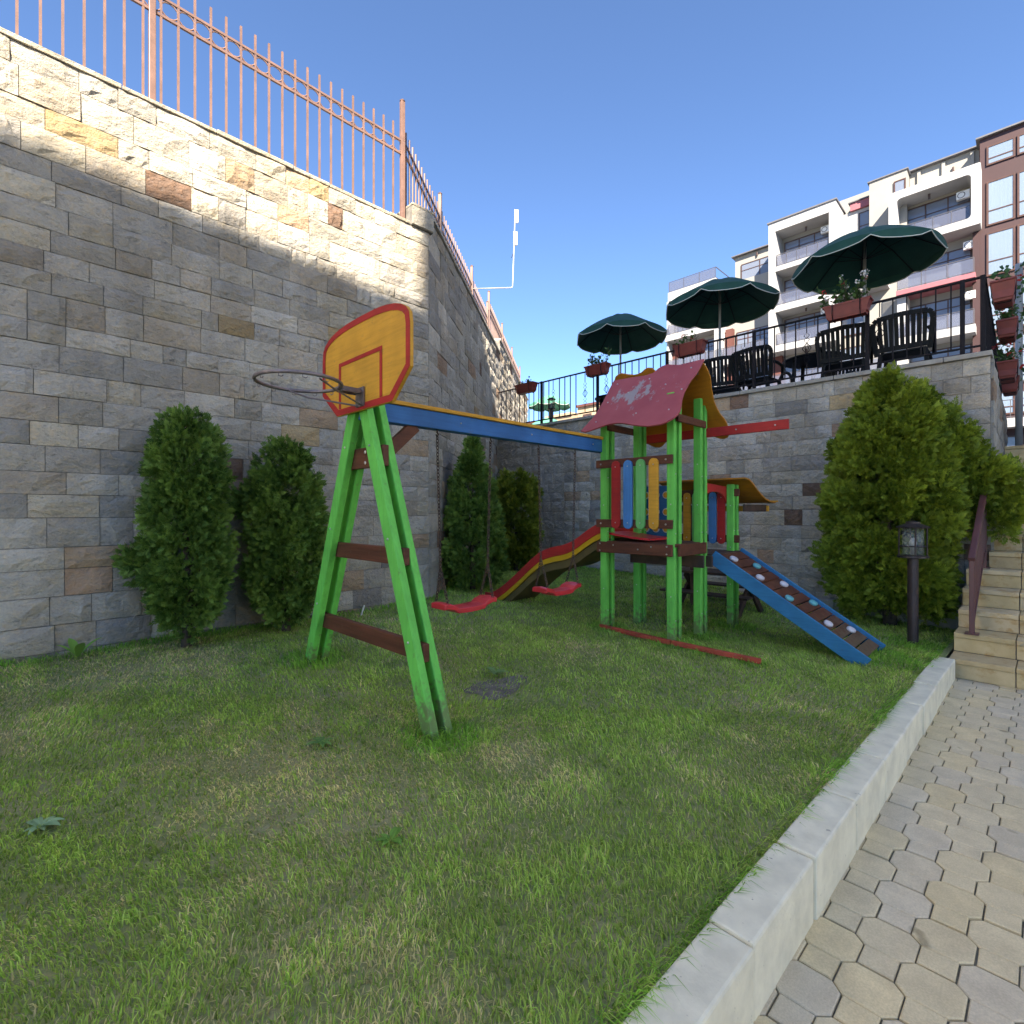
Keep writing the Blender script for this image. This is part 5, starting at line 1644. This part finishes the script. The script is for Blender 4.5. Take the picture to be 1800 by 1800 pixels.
# ------------------------------------------------------------------ grass
def grass():
    rs_ = np.random.default_rng(77)
    zones = [(.9, 2.0, 12000), (2.0, 3.3, 8000), (3.3, 5.2, 4800), (5.2, 12.5, 3000)]
    X = []; Y = []; Dp = []
    for d0, d1, dens in zones:
        amax = 1.08
        area = amax * (d1 ** 2 - d0 ** 2)
        n = int(area * dens)
        d = np.sqrt(rs_.uniform(d0 ** 2, d1 ** 2, n)); r_ = d * rs_.uniform(-amax, amax, n)
        X.append(S * (d + r_)); Y.append(S * (d - r_)); Dp.append(d)
    # thinner grass outside the picture
    n = 30000; xo = rs_.uniform(-3, 8, n); yo = rs_.uniform(.6, 5.3, n); do = S * (xo + yo); ro = S * (xo - yo)
    k = (do < .9) | (np.abs(ro) > do * 1.08)
    X.append(xo[k]); Y.append(yo[k]); Dp.append(np.full(k.sum(), 3.0))
    X = np.concatenate(X); Y = np.concatenate(Y); Dp = np.concatenate(Dp)
    ok = in_lawn(X, Y, -.005 + .02 * 0)
    bare = np.exp(-(((X - 2.48) / .34) ** 2 + ((Y - 2.62) / .20) ** 2) ** 1.0)
    ok &= rs_.random(len(X)) > bare * .55
    X, Y, Dp = X[ok], Y[ok], Dp[ok]
    n = len(X)
    dry = .55 * vn3(X * 1.1 + 3, Y * 1.1 + 7) + .30 * vn4(X * 3.7, Y * 3.7) + .15 * vn1(X * 11, Y * 11)
    # greener, taller grass round posts, along walls and kerb
    tall = np.zeros(n)
    for (px_, py_, w_) in ((1.73, 2.30, .22), (1.73, 3.92, .24), (4.44, 3.04, .22), (4.44, 2.30, .22), (4.94, 2.28, .22), (5.66, 2.25, .25), (6.45, .785, .25), (5.6, .95, .35), (4.4, 1.6, .12), (4.4, 2.0, .12)):
        tall = np.maximum(tall, np.exp(-((X - px_) ** 2 + (Y - py_) ** 2) / w_ ** 2))
    wallD_ = np.where(X < C0[0], C0[1] - Y, (X - C0[0]) * N2[0] + (Y - C0[1]) * N2[1])
    tall = np.maximum(tall, .75 * np.exp(-(wallD_ / .22) ** 2)); tall = np.maximum(tall, .6 * np.exp(-((XB - X) / .25) ** 2))
    kd = Y - (.545 + KA * (X - 2) + .13)
    tall = np.maximum(tall, .5 * np.exp(-(kd / .09) ** 2) * (.4 + 1.0 * vn4(X * 2.3 + 8, X * 0 + 2)))
    far = np.clip((X + Y) / 1.414 - 4.2, 0, 2) / 2
    pdry = np.clip((dry - .41) * 2.7, .07, .75) * (1 - .85 * tall) * (1 - .45 * far)
    isdry = rs_.random(n) < pdry
    clump = vn2(X * 7 + 1, Y * 7 + 4)
    h = (.016 + .019 * rs_.random(n) + .016 * clump) * (1 + 1.25 * tall * rs_.uniform(.4, 1.3, n))
    h = np.where(isdry, h * .72, h)
    wd = np.interp(Dp, [1, 2, 3.3, 5.2, 9], [.0038, .0045, .0060, .0082, .012]) * rs_.uniform(.7, 1.4, n)
    a = rs_.uniform(0, 2 * math.pi, n)
    # comb direction varies slowly, so the sward has a nap
    lean_a = 2 * math.pi * vn1(X * .8 + 20, Y * .8 + 31) + rs_.normal(size=n) * 1.1
    ln = np.where(isdry, rs_.uniform(.6, 1.7, n), rs_.uniform(.3, 1.35, n))
    over = kd < .07
    lean_a = np.where(over & (rs_.random(n) < .75), -math.pi / 2 + rs_.normal(size=n) * .6, lean_a); ln = np.where(over, ln + .7, ln)
    Z = lawn_z(X, Y)
    B = np.stack([X, Y, Z - .004], 1)
    L = np.stack([np.cos(lean_a), np.sin(lean_a), np.zeros(n)], 1)
    sd_ = np.stack([np.cos(a), np.sin(a), np.zeros(n)], 1) * wd[:, None] * .5
    U = np.array([0, 0, 1.0])
    mid = B + (U * .62 + L * (ln * .28)[:, None]) * h[:, None]
    tip = B + (U * np.clip(1.05 - .28 * ln, .45, 1)[:, None] + L * (ln * .85)[:, None]) * h[:, None]
    V = np.stack([B - sd_, B + sd_, mid + sd_ * .8, mid - sd_ * .8, tip], 1)
    base = np.arange(n) * 5
    q4 = np.stack([base, base + 1, base + 2, base + 3], 1); t3 = np.stack([base + 3, base + 2, base + 4], 1)
    flat = np.concatenate([q4, t3], 1).ravel(); sizes = np.tile([4, 3], n)
    hue = rs_.random((n, 1)); br = rs_.uniform(.62, 1.32, (n, 1)) * (.75 + .5 * clump[:, None])
    gA, gB = np.array([.27, .47, .075]), np.array([.54, .66, .18])
    green = gA * (1 - hue) + gB * hue
    green = np.where(tall[:, None] > .35, green * [.72, .95, .70], green)
    straw = np.array([.86, .74, .42]) * (1 - hue) + np.array([.70, .62, .30]) * hue
    c = np.where(isdry[:, None], straw, green) * br
    C_ = np.repeat(c, 5, 0)
    o = bulk('grass', V.reshape(-1, 3), flat, sizes, C_, 'grass')
    o["kind"] = "stuff"; o["label"] = 'short patchy green and straw-coloured grass of the lawn'; o["category"] = 'grass'
    print('blades', n)
grass()

# bare soil patch under the first swing
mb = MB(); n = 26; ring = []
rr_ = random.Random(4)
for k in range(n):
    a = 2 * math.pi * k / n; f = 1 + .22 * math.sin(3 * a + 1) + rr_.uniform(-.1, .1)
    x = 2.48 + .27 * f * math.cos(a); y = 2.62 +   .14 * f * math.sin(a); ring.append((x, y, lz(x, y) + .007))
mb.add(ring + [(2.48, 2.62, lz(2.48, 2.62) + .010)], [(k, (k + 1) % n, n) for k in range(n)])
structure(mb.build('soil_patch', 'bare_soil'), 'bare dark soil patch in the grass before the first swing')

# broad-leaved weeds
def weed(x, y, n_, L, label, colr, seed, tilt=.5):
    z = lz(x, y)
    t = thing('weed', label, 'weed', (x, y, z))
    rs2 = random.Random(seed)
    for k in range(n_):
        a = 2 * math.pi * k / n_ + rs2.uniform(-.3, .3); l = L * rs2.uniform(.7, 1.2); w_ = l * .20
        d = Vector((math.cos(a), math.sin(a), 0)); s1 = Vector((-d.y, d.x, 0)); up = Vector((0, 0, 1))
        vs = []
        for i in range(6):
            f = i / 5; ww = w_ * math.sin(math.pi * min(.98, f * .9 + .08)); hgt = l * (tilt * f - .45 * f * f) + .01
            c = Vector((x, y, z)) + d * l * f + up * hgt
            vs += [c - s1 * ww + up * ww * .35, c, c + s1 * ww + up * ww * .35]
        fs = []
        for i in range(5):
            fs += [(3 * i, 3 * i + 1, 3 * i + 4, 3 * i + 3), (3 * i + 1, 3 * i + 2, 3 * i + 5, 3 * i + 4)]
        flat = np.array([j for f in fs for j in f]); sizes = np.full(len(fs), 4)
        bulk('leaf', np.array([tuple(v) for v in vs]), flat, sizes, np.tile(np.array(colr) * rs2.uniform(.8, 1.2), (len(vs), 1)), 'plant_leaf', t)
weed(.11, 2.74, 8, .07, 'pale broad-leaved weed at the left edge of the lawn', (.28, .45, .25), 1, .55)
weed(1.06, 1.72, 7, .06, 'small bright weed rosette in the middle of the lawn', (.16, .34, .06), 2, .7)
weed(1.20, 2.62, 6, .07, 'low broad-leaved weed left of the A-frame foot', (.14, .28, .08), 3, .6)
weed(2.62, 2.78, 9, .10, 'leafy weed growing at the bare soil patch', (.20, .32, .11), 4, .8)
weed(.42, 5.12, 4, .14, 'upright weed at the foot of the tall wall left of the conifers', (.20, .38, .07), 5, 1.3)
# small white stake by the wall
xs, ys = 2.72, 5.0
mb = MB(); mb.bar((xs, ys, lz(xs, ys)), (xs + .03, ys - .02, lz(xs, ys) + .12), .012, .012, (1, 0, 0))
tag(mb.build('plant_stake', 'white_box'), 'small white stake in the grass at the wall foot', 'stake')
